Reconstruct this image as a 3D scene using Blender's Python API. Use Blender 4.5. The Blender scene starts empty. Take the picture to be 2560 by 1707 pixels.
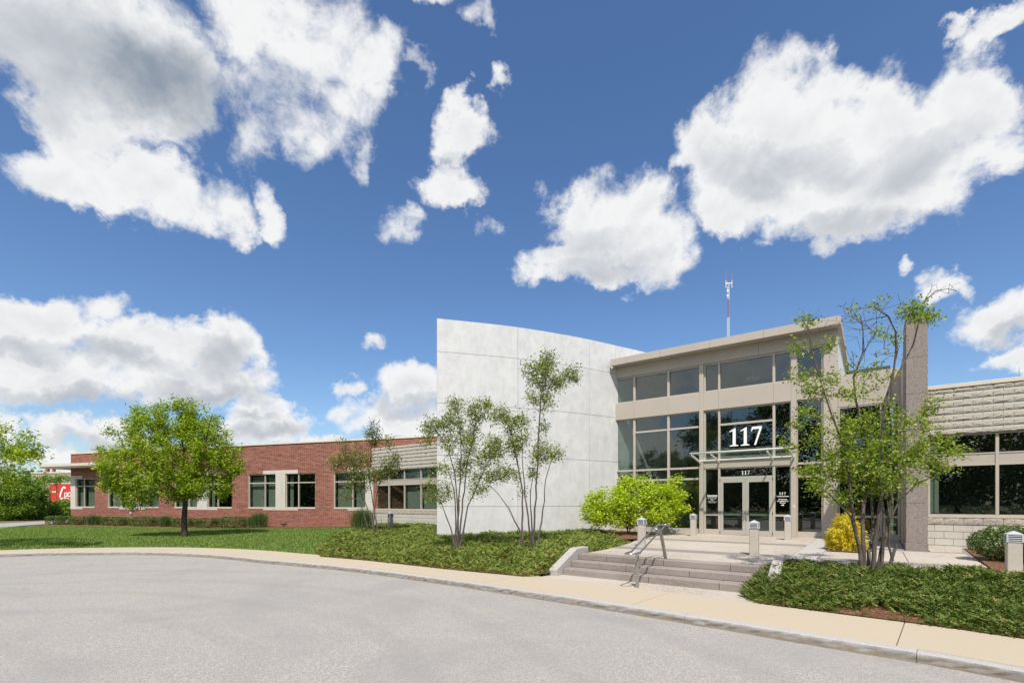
import bpy, math, random
import numpy as np
from mathutils import Vector
from mathutils.geometry import delaunay_2d_cdt
random.seed(7)
RNG = np.random.default_rng(11)
SC = bpy.context.scene
COL = SC.collection

# ------------------------------------------------------------------ camera
F, CX, HY, CZ = 1209.0, 1280.0, 1258.0, 1.76      # measured from the 2560 px photograph: 17 mm shift lens
cam_d = bpy.data.cameras.new('camera')
cam = bpy.data.objects.new('camera', cam_d)
COL.objects.link(cam)
cam.location = (0, 0, CZ)
cam.rotation_euler = (math.radians(90), 0, 0)
cam_d.sensor_width = 36
cam_d.lens = F / 2560 * 36
cam_d.shift_y = 404.5 / 2560
cam_d.clip_start = 0.05
cam_d.clip_end = 4000
SC.camera = cam

# ------------------------------------------------------------------ colour management
vs = SC.view_settings
vs.view_transform = 'Standard'
vs.look = 'None'
vs.exposure = 0.27
vs.gamma = 1.0
vs.use_curve_mapping = False
SC.render.engine = 'CYCLES'
SC.cycles.max_bounces = 8
SC.cycles.transparent_max_bounces = 16
SC.cycles.use_denoising = True
SC.cycles.caustics_reflective = False
SC.cycles.caustics_refractive = False

# ------------------------------------------------------------------ sun
SUN = Vector((-0.03, -0.68, 1.0)).normalized()       # direction towards the sun
SUN_EL = math.asin(SUN.z)
SUN_AZ = math.atan2(SUN.x, SUN.y)
ld = bpy.data.lights.new('sun', 'SUN')
ld.energy = 4.5
ld.angle = math.radians(0.5)
ld.color = (1.0, 0.93, 0.82)
sun = bpy.data.objects.new('sun', ld)
COL.objects.link(sun)
sun.location = (5, -20, 40)
sun.rotation_euler = SUN.to_track_quat('Z', 'Y').to_euler()

# ------------------------------------------------------------------ sky with cumulus clouds
SKY_STRENGTH = 0.126
world = bpy.data.worlds.new('World')
SC.world = world
world.use_nodes = True
wt = world.node_tree
for n in list(wt.nodes):
    wt.nodes.remove(n)


def nd(t, kind, **kw):
    n = t.nodes.new(kind)
    for k, v in kw.items():
        setattr(n, k, v)
    return n


def setin(t, n, i, v):
    if hasattr(v, 'is_linked') or hasattr(v, 'links'):
        t.links.new(v, n.inputs[i])
    else:
        n.inputs[i].default_value = v


def M(t, op, a, b=None, c=None, clamp=False):
    n = nd(t, 'ShaderNodeMath', operation=op, use_clamp=clamp)
    setin(t, n, 0, a)
    if b is not None:
        setin(t, n, 1, b)
    if c is not None:
        setin(t, n, 2, c)
    return n.outputs[0]


def VM(t, op, a, b=None, scale=None):
    n = nd(t, 'ShaderNodeVectorMath', operation=op)
    setin(t, n, 0, a)
    if b is not None:
        setin(t, n, 1, b)
    if scale is not None:
        setin(t, n, 3, scale)
    return n.outputs['Value'] if op in ('DOT_PRODUCT', 'LENGTH', 'DISTANCE') else n.outputs['Vector']


def MR(t, x, a, b, c=0.0, d=1.0, kind='SMOOTHSTEP'):
    n = nd(t, 'ShaderNodeMapRange', interpolation_type=kind)
    n.clamp = True if kind == 'LINEAR' else n.clamp
    for i, v in enumerate((x, a, b, c, d)):
        setin(t, n, i, v)
    return n.outputs[0]


def NOISE(t, vec, scale, detail=4, rough=0.5, dist=0.0, dim='3D'):
    n = nd(t, 'ShaderNodeTexNoise', noise_dimensions=dim)
    setin(t, n, 'Vector', vec)
    n.inputs['Scale'].default_value = scale
    n.inputs['Detail'].default_value = detail
    n.inputs['Roughness'].default_value = rough
    n.inputs['Distortion'].default_value = dist
    return n


def MIXC(t, fac, a, b, blend='MIX'):
    n = nd(t, 'ShaderNodeMix', data_type='RGBA', blend_type=blend)
    n.clamp_factor = True
    setin(t, n, 0, fac)
    for i, v in ((6, a), (7, b)):
        if isinstance(v, tuple) and len(v) == 3:
            v = (*v, 1.0)
        setin(t, n, i, v)
    return n.outputs[2]


def sky_p(px, py):
    d = Vector(((px - CX) / F, 1.0, -(py - HY) / F)).normalized()
    return np.array([d.x, d.y]) / (1 + d.z)


# cumulus lobes: bearing of the centre, half sizes, tilt in degrees, thickness
LOBES = [
    # great cloud, upper left
    (120, 70, 360, 170, 0, 1.1), (340, 190, 270, 170, 30, 1.1), (640, 50, 160, 140, 20, 0.75),
    (800, 120, 140, 130, 40, 0.46), (935, 190, 95, 95, 60, 0.62), (740, 270, 170, 100, 35, 0.40),
    (880, 290, 90, 75, 0, 0.38), (655, 375, 55, 85, 20, 0.32),
    (210, 330, 170, 100, 40, 0.85), (440, 310, 150, 90, 35, 0.75), (250, 460, 240, 75, 18, 0.95), (390, 480, 190, 75, 22, 0.9),
    (560, 520, 85, 60, 40, 0.5), (690, 545, 40, 75, -25, 0.7),
    # two-lobed cloud
    (1145, 350, 88, 60, 0, 0.95), (1140, 450, 82, 62, -15, 0.95),
    # wisps
    (1005, 578, 68, 46, 0, 0.42), (1095, 22, 48, 36, 30, 0.5), (1190, 105, 34, 44, -30, 0.36),
    (914, 402, 36, 52, 20, 0.36), (1055, 225, 24, 38, -20, 0.38), (1240, 225, 24, 34, 20, 0.42), (1217, 545, 28, 42, 30, 0.45), (600, 575, 46, 34, 0, 0.42), (1700, 425, 30, 34, 0, 0.42), (2260, 675, 22, 20, 0, 0.4), (2372, 66, 36, 26, 0, 0.42), (1890, 615, 20, 30, 30, 0.4),
    # central cloud
    (1470, 540, 100, 115, 10, 0.9), (1590, 540, 90, 110, 0, 0.85), (1440, 650, 150, 65, 0, 1.0),
    (1640, 630, 110, 90, 0, 0.95), (1520, 700, 130, 48, 8, 0.8),
    # great cloud, right
    (1800, 410, 110, 100, -20, 0.95), (1980, 340, 180, 160, -30, 1.1), (2090, 220, 105, 95, -40, 0.85), (2210, 340, 150, 150, 0, 1.0),
    (1960, 460, 240, 130, 0, 1.1), (1830, 540, 100, 60, 0, 0.85), (2080, 560, 190, 75, -8, 0.95), (2240, 470, 220, 110, -25, 1.0),
    (2420, 290, 140, 150, -35, 0.95), (2400, 430, 160, 70, -25, 0.75),
    # upper right streaks
    (2480, 50, 130, 36, -42, 0.55), (2540, 290, 60, 24, -10, 0.45),
    # right edge
    (2372, 705, 70, 44, 0, 0.62), (2530, 780, 140, 60, -28, 0.85), (2550, 885, 95, 40, -22, 0.8),
    # bank on the left
    (90, 830, 160, 80, 0, 1.0), (250, 785, 90, 48, 0, 0.6), (340, 880, 180, 75, 0, 1.1), (570, 880, 98, 70, 0, 1.0),
    (480, 945, 200, 50, 0, 1.0), (130, 950, 280, 70, 0, 1.0),
    # low clouds along the skyline
    (150, 1070, 75, 44, 0, 0.95), (285, 1085, 80, 50, 0, 0.95), (30, 1065, 44, 36, 0, 0.8), (160, 1140, 180, 30, 0, 0.7),
    (640, 1015, 75, 48, 0, 0.95), (660, 1065, 130, 44, 0, 0.95), (865, 975, 40, 26, 0, 0.55), (885, 1024, 80, 24, 0, 0.45),
    (1050, 965, 100, 55, 0, 0.95), (1010, 1050, 140, 50, 0, 0.95), (800, 1092, 70, 18, 0, 0.8), (927, 868, 36, 17, 8, 0.5),
]
# undersides turned away from the light
SHADED = [
    (430, 250, 260, 120, 25, 1.0), (180, 170, 380, 130, 8, 0.55), (480, 340, 110, 60, 30, 0.6), (560, 900, 80, 50, 0, 0.45),
    (520, 970, 170, 34, 0, 0.65), (250, 1010, 240, 34, 3, 0.75), (300, 900, 180, 30, 8, 0.5), (80, 890, 160, 30, 0, 0.45),
    (1960, 430, 200, 60, 0, 0.36), (2240, 430, 200, 60, -25, 0.32), (2080, 590, 190, 40, -8, 0.42), (1520, 690, 160, 44, 0, 0.42),
    (1460, 610, 120, 40, 0, 0.3), (670, 1070, 110, 28, 0, 0.55), (1040, 1010, 110, 26, 0, 0.5), (200, 1100, 140, 24, 0, 0.5), (2530, 830, 110, 26, -28, 0.5),
    (640, 1030, 60, 14, 0, 0.4), (1145, 395, 70, 24, 0, 0.3),
]


def blob_rows(lobes):
    rows = []
    for px, py, rx, ry, rot, w in lobes:
        a = math.radians(rot)
        c = sky_p(px, py)
        e1 = (sky_p(px + 20 * math.cos(a), py + 20 * math.sin(a)) - c) / 20 * rx * 1.12
        e2 = (sky_p(px - 20 * math.sin(a), py + 20 * math.cos(a)) - c) / 20 * ry * 1.12
        inv = np.linalg.inv(np.column_stack([e1, e2]))
        rows.append((c, inv, w))
    if lobes is SHADED:
        return rows
    # the same kind of weather over the rest of the sky
    r = random.Random(5)
    for k in range(22):
        ang = math.radians(r.uniform(62, 298))
        rad = r.uniform(0.45, 0.97)
        c = np.array([math.sin(ang), math.cos(ang)]) * rad
        size = r.uniform(0.10, 0.22)
        er = c / rad * size * r.uniform(0.45, 0.6)
        et = np.array([c[1], -c[0]]) / rad * size
        rows.append((c, np.linalg.inv(np.column_stack([et, er])), r.uniform(0.7, 1.0)))
    # low bank behind the camera, the one mirrored in the clerestory
    for cx_, cy_, a_, b_, w_ in ((-0.70, -0.38, 0.13, 0.055, 0.75), (-0.60, -0.52, 0.12, 0.05, 0.6), (-0.48, -0.64, 0.14, 0.05, 0.7), (-0.78, -0.22, 0.12, 0.05, 0.7)):
        c = np.array([cx_, cy_])
        rr_ = np.hypot(cx_, cy_)
        rows.append((c, np.linalg.inv(np.column_stack([np.array([c[1], -c[0]]) / rr_ * a_, c / rr_ * b_])), w_))
    return rows


tc = nd(wt, 'ShaderNodeTexCoord')
dirv = VM(wt, 'NORMALIZE', tc.outputs['Generated'])
sx = nd(wt, 'ShaderNodeSeparateXYZ')
wt.links.new(dirv, sx.inputs[0])
zc = M(wt, 'MAXIMUM', sx.outputs[2], -0.3)
k = M(wt, 'DIVIDE', 1.0, M(wt, 'ADD', zc, 1.0))
pv = VM(wt, 'MULTIPLY', VM(wt, 'SCALE', dirv, scale=k), (1.0, 1.0, 0.0))


def warped(p, amp1, amp2):
    n1 = NOISE(wt, p, 7.0, 3, 0.55)
    n2 = NOISE(wt, p, 26.0, 6, 0.62)
    o1 = VM(wt, 'SCALE', VM(wt, 'SUBTRACT', n1.outputs['Color'], (0.5, 0.5, 0.5)), scale=amp1)
    o2 = VM(wt, 'SCALE', VM(wt, 'SUBTRACT', n2.outputs['Color'], (0.5, 0.5, 0.5)), scale=amp2)
    return VM(wt, 'ADD', p, VM(wt, 'ADD', o1, o2))


ROWS = blob_rows(LOBES)
GREYS = blob_rows(SHADED)


def field(p, rows):
    acc = None
    for c, inv, w in rows:
        q = VM(wt, 'SUBTRACT', p, (float(c[0]), float(c[1]), 0.0))
        dx = VM(wt, 'DOT_PRODUCT', q, (float(inv[0, 0]), float(inv[0, 1]), 0.0))
        dy = VM(wt, 'DOT_PRODUCT', q, (float(inv[1, 0]), float(inv[1, 1]), 0.0))
        r2 = M(wt, 'MULTIPLY_ADD', dy, dy, M(wt, 'MULTIPLY', dx, dx))
        f = M(wt, 'MULTIPLY_ADD', r2, -w, w)
        acc = f if acc is None else M(wt, 'SMOOTH_MAX', acc, f, 0.16)
    return acc


pw = warped(pv, 0.080, 0.060)
fb = NOISE(wt, pv, 15.0, 8, 0.58, 0.3).outputs[0]
fine = NOISE(wt, pv, 70.0, 6, 0.66, 0.6).outputs[0]
NS = M(wt, 'ADD', M(wt, 'MULTIPLY_ADD', fb, 1.85, -1.03), M(wt, 'MULTIPLY_ADD', fine, 0.56, -0.28))
# relief: billows are bright on their upper side, towards the light, and grey below
fbu = NOISE(wt, VM(wt, 'SCALE', pv, scale=0.982), 15.0, 5, 0.52, 0.3).outputs[0]
relief = M(wt, 'MULTIPLY', M(wt, 'SUBTRACT', fbu, fb), 1.25)
sky = nd(wt, 'ShaderNodeTexSky', sky_type='NISHITA')
sky.sun_disc = False
sky.sun_elevation = SUN_EL
sky.sun_rotation = SUN_AZ
sky.altitude = 60
sky.air_density = 1.0
sky.dust_density = 1.0
sky.ozone_density = 3.0
hsv = nd(wt, 'ShaderNodeHueSaturation')
hsv.inputs['Hue'].default_value = 0.503
hsv.inputs['Saturation'].default_value = 1.15
wt.links.new(sky.outputs[0], hsv.inputs['Color'])
skyc = hsv.outputs[0]
spx = nd(wt, 'ShaderNodeSeparateXYZ')
wt.links.new(pv, spx.inputs[0])


F0 = field(pw, ROWS)
D0 = M(wt, 'ADD', F0, NS)
alpha = MR(wt, D0, -0.20, 0.52)
thick = M(wt, 'MULTIPLY_ADD', MR(wt, D0, 0.15, 1.1, 0.0, 1.0, 'LINEAR'), 0.30, relief)
shade = MR(wt, M(wt, 'ADD', M(wt, 'MAXIMUM', field(pw, GREYS), -0.12), thick), -0.02, 1.25, 0.0, 1.0, 'LINEAR')
cl = MIXC(wt, shade, (5.95, 5.98, 6.02), (1.85, 2.2, 2.7))
bg = nd(wt, 'ShaderNodeBackground')
bg.inputs['Strength'].default_value = SKY_STRENGTH
wt.links.new(MIXC(wt, alpha, skyc, cl), bg.inputs['Color'])
wo = nd(wt, 'ShaderNodeOutputWorld')
wt.links.new(bg.outputs[0], wo.inputs['Surface'])
world.cycles.sampling_method = 'MANUAL'
world.cycles.sample_map_resolution = 256

# ------------------------------------------------------------------ mesh helpers
class Fr:
    """A plan frame: origin, along (u) and inward (v) directions."""
    def __init__(self, o, u):
        self.o = np.array(o, float)
        self.u = np.array(u, float) / np.hypot(*u)
        self.v = np.array([-self.u[1], self.u[0]])
        self.ang = math.atan2(self.u[1], self.u[0])

    def __call__(self, u, v, z):
        p = self.o + self.u * u + self.v * v
        return (p[0], p[1], z)

    def xy(self, u, v):
        return self.o + self.u * u + self.v * v

    def inv(self, x, y):
        d = np.stack([np.asarray(x) - self.o[0], np.asarray(y) - self.o[1]], -1)
        return d @ self.u, d @ self.v


E_FR = Fr((4.7524, 22.5319), (1620, -1209))            # entrance front
B_FR = Fr((-35.4845, 38.8946), (3640, -1209))          # brick wing front
WORLD_FR = Fr((0, 0), (1, 0))


class MB:
    def __init__(self):
        self.v, self.f = [], []

    def add(self, vs, fs):
        n = len(self.v)
        self.v += [tuple(p) for p in vs]
        self.f += [tuple(i + n for i in f) for f in fs]
        return self

    def box(self, fr, u0, u1, v0, v1, z0, z1):
        c = [fr(u, v, z) for z in (z0, z1) for u, v in ((u0, v0), (u1, v0), (u1, v1), (u0, v1))]
        return self.add(c, [(3, 2, 1, 0), (4, 5, 6, 7), (0, 1, 5, 4), (1, 2, 6, 5), (2, 3, 7, 6), (3, 0, 4, 7)])

    def ring(self, fr, u0, u1, v0, v1, z0, z1, tu, tb, tt):
        o = [(u0, z0), (u1, z0), (u1, z1), (u0, z1)]
        i = [(u0 + tu, z0 + tb), (u1 - tu, z0 + tb), (u1 - tu, z1 - tt), (u0 + tu, z1 - tt)]
        c = [fr(u, v, z) for v in (v0, v1) for r in (o, i) for u, z in r]
        fs = []
        for k in range(4):
            n = (k + 1) % 4
            fs += [(k, n, 4 + n, 4 + k), (8 + n, 8 + k, 12 + k, 12 + n), (n, k, 8 + k, 8 + n), (4 + k, 4 + n, 12 + n, 12 + k)]
        return self.add(c, fs)

    def prism(self, pts, z0, z1):
        """pts counter-clockwise in plan"""
        n = len(pts)
        zt = z1 if hasattr(z1, '__len__') else [z1] * n
        c = [(p[0], p[1], z0) for p in pts] + [(p[0], p[1], z) for p, z in zip(pts, zt)]
        fs = [tuple(range(n - 1, -1, -1)), tuple(range(n, 2 * n))]
        fs += [(i, (i + 1) % n, (i + 1) % n + n, i + n) for i in range(n)]
        return self.add(c, fs)

    def slab(self, a, b):
        """closed solid between two matching rings of points"""
        n = len(a)
        fs = [tuple(range(n - 1, -1, -1)), tuple(range(n, 2 * n))]
        fs += [(i, (i + 1) % n, (i + 1) % n + n, i + n) for i in range(n)]
        return self.add(list(a) + list(b), fs)

    def tube(self, path, radii, n=8, cap=True):
        path = [Vector(p) for p in path]
        if not hasattr(radii, '__len__'):
            radii = [radii] * len(path)
        rings, prev = [], None
        for i, p in enumerate(path):
            t = (path[min(i + 1, len(path) - 1)] - path[max(i - 1, 0)]).normalized()
            if prev is None:
                a = t.orthogonal().normalized()
            else:
                a = (prev - t * prev.dot(t)).normalized()
            prev = a
            b = t.cross(a)
            rings.append([p + (a * math.cos(2 * math.pi * k / n) + b * math.sin(2 * math.pi * k / n)) * radii[i] for k in range(n)])
        vs = [q for r in rings for q in r]
        fs = [(i * n + k, i * n + (k + 1) % n, (i + 1) * n + (k + 1) % n, (i + 1) * n + k) for i in range(len(path) - 1) for k in range(n)]
        if cap:
            fs += [tuple(range(n - 1, -1, -1)), tuple(range((len(path) - 1) * n, len(path) * n))]
        return self.add(vs, fs)

    def bar(self, p, q, w, h, up=(0, 0, 1)):
        p, q = Vector(p), Vector(q)
        t = (q - p).normalized()
        s = t.cross(Vector(up)).normalized() * (w / 2)
        n = s.cross(t).normalized() * (h / 2)
        c = [e + a * s + b * n for e in (p, q) for a, b in ((-1, -1), (1, -1), (1, 1), (-1, 1))]
        return self.add(c, [(3, 2, 1, 0), (4, 5, 6, 7), (0, 1, 5, 4), (1, 2, 6, 5), (2, 3, 7, 6), (3, 0, 4, 7)])


def root_of(o):
    while o.parent is not None:
        o = o.parent
    return o


def tag(o, label=None, cat=None, group=None, kind=None):
    for k, v in (('label', label), ('category', cat), ('group', group), ('kind', kind)):
        if v is not None:
            o[k] = v
    return o


def empty(name, loc, label=None, cat=None, group=None, kind=None):
    o = bpy.data.objects.new(name, None)
    o.empty_display_size = 0.2
    COL.objects.link(o)
    o.location = loc
    return tag(o, label, cat, group, kind)


def finish(me, mat, smooth):
    if mat is not None:
        me.materials.append(mat)
    if smooth:
        me.polygons.foreach_set('use_smooth', [True] * len(me.polygons))


def obj(name, mb, mat, parent=None, label=None, cat=None, group=None, kind=None, bev=0, smooth=False, origin=None):
    vs = np.array(mb.v, float)
    if parent is not None:
        org = np.array(root_of(parent).location)
    elif origin is not None:
        org = np.array(origin, float)
    else:
        org = np.array([*(vs[:, :2].min(0) + vs[:, :2].max(0)) / 2, vs[:, 2].min()])
    me = bpy.data.meshes.new(name)
    me.from_pydata((vs - org).tolist(), [], mb.f)
    finish(me, mat, smooth)
    o = bpy.data.objects.new(name, me)
    COL.objects.link(o)
    if parent is not None:
        o.parent = parent
        if parent.parent is None and parent.type == 'MESH':
            pass
    else:
        o.location = org
    if bev:
        m = o.modifiers.new('bevel', 'BEVEL')
        m.width = bev
        m.segments = 1
        m.limit_method = 'ANGLE'
    return tag(o, label, cat, group, kind)


def fast(name, verts, faces, mat, parent=None, org=None, smooth=False, **kw):
    """large meshes: verts (N,3), faces (M,3) or (M,4) arrays"""
    verts = np.asarray(verts, np.float32)
    faces = np.asarray(faces, np.int32)
    if parent is not None:
        org = np.array(root_of(parent).location)
    if org is None:
        org = np.array([*(verts[:, :2].min(0) + verts[:, :2].max(0)) / 2, verts[:, 2].min()])
    me = bpy.data.meshes.new(name)
    k = faces.shape[1]
    me.vertices.add(len(verts))
    me.vertices.foreach_set('co', (verts - np.asarray(org, np.float32)).ravel())
    me.loops.add(len(faces) * k)
    me.loops.foreach_set('vertex_index', faces.ravel())
    me.polygons.add(len(faces))
    me.polygons.foreach_set('loop_start', np.arange(len(faces), dtype=np.int32) * k)
    me.update(calc_edges=True)
    finish(me, mat, smooth)
    o = bpy.data.objects.new(name, me)
    COL.objects.link(o)
    if parent is not None:
        o.parent = parent
    else:
        o.location = org
    return tag(o, **kw)


def copy_tree(o, parent=None):
    c = o.copy()
    COL.objects.link(c)
    c.parent = parent
    for ch in list(o.children):
        copy_tree(ch, c)
    return c


def at(px, py, Y):
    """the place in the world that stands at depth Y on a bearing read from the photograph"""
    return np.array([(px - CX) / F * Y, Y, CZ - (py - HY) / F * Y])


def smooth01(x):
    x = np.clip(x, 0, 1)
    return x * x * (3 - 2 * x)


# ------------------------------------------------------------------ materials
def newmat(name):
    m = bpy.data.materials.new(name)
    m.use_nodes = True
    t = m.node_tree
    p = t.nodes['Principled BSDF']
    return m, t, p


def pos(t):
    return nd(t, 'ShaderNodeNewGeometry').outputs['Position']


def island(t):
    a = nd(t, 'ShaderNodeNewGeometry').outputs['Random Per Island']
    b = nd(t, 'ShaderNodeObjectInfo').outputs['Random']
    return M(t, 'FRACT', M(t, 'ADD', a, b))


def bump(t, p, h, strength, dist):
    b = nd(t, 'ShaderNodeBump')
    b.inputs['Strength'].default_value = strength
    b.inputs['Distance'].default_value = dist
    t.links.new(h, b.inputs['Height'])
    t.links.new(b.outputs[0], p.inputs['Normal'])


def ramp(t, x, *stops):
    n = nd(t, 'ShaderNodeValToRGB')
    cr = n.color_ramp
    while len(cr.elements) < len(stops):
        cr.elements.new(0.5)
    for e, (q, c) in zip(cr.elements, stops):
        e.position = q
        e.color = (*c, 1)
    t.links.new(x, n.inputs[0])
    return n.outputs[0]


def mat_plain(name, col, rough=0.6, metal=0.0, var=0.08, scale=3.0, bmp=0.0, bscale=60.0, spec=0.5):
    m, t, p = newmat(name)
    n = NOISE(t, pos(t), scale, 5, 0.6).outputs[0]
    lo = tuple(max(0, c * (1 - var)) for c in col)
    hi = tuple(min(1, c * (1 + var)) for c in col)
    t.links.new(ramp(t, n, (0.3, lo), (0.7, hi)), p.inputs['Base Color'])
    p.inputs['Roughness'].default_value = rough
    p.inputs['Metallic'].default_value = metal
    p.inputs['Specular IOR Level'].default_value = spec
    if bmp:
        bump(t, p, NOISE(t, pos(t), bscale, 4, 0.6).outputs[0], 1.0, bmp)
    return m


def mat_speckle(name, base, dark, light, scale, rough=0.8, patch=None, bmp=0.002, amount=0.5, patch_scale=0.5):
    """crushed-stone look: two sizes of grain over a slow drift of tone"""
    m, t, p = newmat(name)
    ps = pos(t)
    v = nd(t, 'ShaderNodeTexVoronoi', feature='F1')
    v.inputs['Scale'].default_value = scale
    t.links.new(ps, v.inputs['Vector'])
    cell = nd(t, 'ShaderNodeSeparateColor')
    t.links.new(v.outputs['Color'], cell.inputs[0])
    g = ramp(t, cell.outputs[0], (0.0, dark), (0.45, base), (0.7, base), (1.0, light))
    col = MIXC(t, amount, base, g)
    n2 = NOISE(t, ps, scale * 0.33, 3, 0.6).outputs[0]
    col = MIXC(t, MR(t, n2, 0.3, 0.7, 0.0, 0.35, 'LINEAR'), col, dark)
    if patch:
        n3 = NOISE(t, ps, patch_scale, 5, 0.6).outputs[0]
        col = MIXC(t, MR(t, n3, 0.35, 0.72), col, patch)
    t.links.new(col, p.inputs['Base Color'])
    p.inputs['Roughness'].default_value = rough
    p.inputs['Specular IOR Level'].default_value = 0.25
    bump(t, p, v.outputs['Distance'], 0.6, bmp)
    return m


def mat_leaf(name, stops, trans=0.35, rough=0.5):
    m, t, p = newmat(name)
    r = island(t)
    c = ramp(t, r, *stops)
    t.links.new(c, p.inputs['Base Color'])
    p.inputs['Roughness'].default_value = rough
    p.inputs['Specular IOR Level'].default_value = 0.35
    tr = nd(t, 'ShaderNodeBsdfTranslucent')
    t.links.new(MIXC(t, 1.0, c, (1.25, 1.35, 0.55), 'MULTIPLY'), tr.inputs[0])
    mx = nd(t, 'ShaderNodeMixShader')
    mx.inputs[0].default_value = trans
    t.links.new(p.outputs[0], mx.inputs[1])
    t.links.new(tr.outputs[0], mx.inputs[2])
    t.links.new(mx.outputs[0], t.nodes['Material Output'].inputs[0])
    return m


def mat_glass(name, tint, ior=2.0, extra=0.02):
    m = bpy.data.materials.new(name)
    m.use_nodes = True
    t = m.node_tree
    t.nodes.remove(t.nodes['Principled BSDF'])
    fr = nd(t, 'ShaderNodeFresnel')
    fr.inputs['IOR'].default_value = ior
    gl = nd(t, 'ShaderNodeBsdfGlossy')
    gl.inputs['Roughness'].default_value = 0.0
    gl.inputs['Color'].default_value = (0.88, 0.95, 0.93, 1)
    n = NOISE(t, pos(t), 0.9, 1, 0.4).outputs[0]
    b = nd(t, 'ShaderNodeBump')
    b.inputs['Strength'].default_value = 0.35
    b.inputs['Distance'].default_value = 0.012
    t.links.new(n, b.inputs['Height'])
    t.links.new(b.outputs[0], gl.inputs['Normal'])
    tr = nd(t, 'ShaderNodeBsdfTransparent')
    tr.inputs['Color'].default_value = (*tint, 1)
    mx = nd(t, 'ShaderNodeMixShader')
    outer = M(t, 'SUBTRACT', 1.0, nd(t, 'ShaderNodeNewGeometry').outputs['Backfacing'])   # only the face the ray enters mirrors
    t.links.new(M(t, 'MULTIPLY', M(t, 'ADD', fr.outputs[0], extra), outer), mx.inputs[0])
    t.links.new(tr.outputs[0], mx.inputs[1])
    t.links.new(gl.outputs[0], mx.inputs[2])
    t.links.new(mx.outputs[0], t.nodes['Material Output'].inputs[0])
    return m


def mat_concrete_wall():
    m, t, p = newmat('white_concrete')
    ps = pos(t)
    n1 = NOISE(t, VM(t, 'MULTIPLY', ps, (1.0, 1.0, 0.7)), 2.6, 9, 0.72, 0.25).outputs[0]
    n2 = NOISE(t, ps, 0.5, 3, 0.5).outputs[0]
    c = ramp(t, n1, (0.34, (0.515, 0.52, 0.53)), (0.48, (0.585, 0.592, 0.602)), (0.62, (0.65, 0.657, 0.665)))
    c = MIXC(t, MR(t, n2, 0.3, 0.75, 0.0, 0.25), c, (0.57, 0.57, 0.57))
    tone = nd(t, 'ShaderNodeObjectInfo').outputs['Random']            # each panel cast a little differently
    c = MIXC(t, MR(t, tone, 0.0, 1.0, 0.0, 0.16, 'LINEAR'), c, (0.50, 0.505, 0.515))
    streak = NOISE(t, VM(t, 'MULTIPLY', ps, (1.0, 1.0, 0.05)), 5.0, 5, 0.6).outputs[0]
    c = MIXC(t, MR(t, streak, 0.55, 0.8, 0.0, 0.22), c, (0.45, 0.45, 0.45))
    t.links.new(c, p.inputs['Base Color'])
    p.inputs['Roughness'].default_value = 0.7
    p.inputs['Specular IOR Level'].default_value = 0.3
    bump(t, p, NOISE(t, ps, 25, 5, 0.6).outputs[0], 0.4, 0.004)
    return m


def mat_brick():
    m, t, p = newmat('brick')
    r = island(t)
    c = ramp(t, r, (0.0, (0.19, 0.066, 0.050)), (0.12, (0.26, 0.084, 0.056)), (0.5, (0.32, 0.100, 0.064)), (0.88, (0.37, 0.128, 0.082)), (1.0, (0.21, 0.085, 0.072)))
    n = NOISE(t, pos(t), 40, 4, 0.6).outputs[0]
    c = MIXC(t, MR(t, n, 0.3, 0.8, 0.0, 0.5), c, (0.20, 0.068, 0.05))
    t.links.new(c, p.inputs['Base Color'])
    p.inputs['Roughness'].default_value = 0.85
    bump(t, p, n, 0.5, 0.004)
    return m


def mat_block(name, col, rough_face):
    m, t, p = newmat(name)
    ps = pos(t)
    n = NOISE(t, ps, 30 if rough_face else 60, 6, 0.68).outputs[0]
    st = NOISE(t, VM(t, 'MULTIPLY', ps, (1.0, 1.0, 0.35)), 1.3, 6, 0.65).outputs[0]
    dk = tuple(c * 0.72 for c in col)
    c = ramp(t, n, (0.3, dk), (0.6, col))
    c = MIXC(t, MR(t, st, 0.5, 0.8, 0.0, 0.55), c, (0.27, 0.25, 0.22))
    c = MIXC(t, MR(t, island(t), 0.0, 1.0, 0.0, 0.16, 'LINEAR'), c, dk)
    t.links.new(c, p.inputs['Base Color'])
    p.inputs['Roughness'].default_value = 0.9
    bump(t, p, n, 1.0, 0.03 if rough_face else 0.004)
    return m


def mat_kerb():
    m, t, p = newmat('kerb_granite')
    ps = pos(t)
    n = NOISE(t, ps, 90, 4, 0.7).outputs[0]
    c = ramp(t, n, (0.3, (0.27, 0.27, 0.27)), (0.65, (0.52, 0.51, 0.49)))
    g = nd(t, 'ShaderNodeNewGeometry')
    sep = nd(t, 'ShaderNodeSeparateXYZ')
    t.links.new(g.outputs['Position'], sep.inputs[0])
    rust = NOISE(t, VM(t, 'MULTIPLY', ps, (1.0, 1.0, 2.2)), 4.5, 6, 0.7).outputs[0]
    low = MR(t, sep.outputs[2], -0.015, -0.06)       # splash stain below the arris
    grime = NOISE(t, ps, 9.0, 5, 0.65).outputs[0]
    c = MIXC(t, M(t, 'MULTIPLY', MR(t, grime, 0.2, 0.7, 0.45, 0.8), low), c, (0.20, 0.18, 0.155))
    c = MIXC(t, M(t, 'MULTIPLY', MR(t, rust, 0.42, 0.66, 0.0, 0.7), low), c, (0.27, 0.175, 0.085))
    c = MIXC(t, MR(t, nd(t, 'ShaderNodeObjectInfo').outputs['Random'], 0.0, 1.0, 0.0, 0.18, 'LINEAR'), c, (0.30, 0.295, 0.28))
    t.links.new(c, p.inputs['Base Color'])
    p.inputs['Roughness'].default_value = 0.85
    bump(t, p, NOISE(t, ps, 40, 5, 0.7).outputs[0], 0.7, 0.006)
    return m


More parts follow.
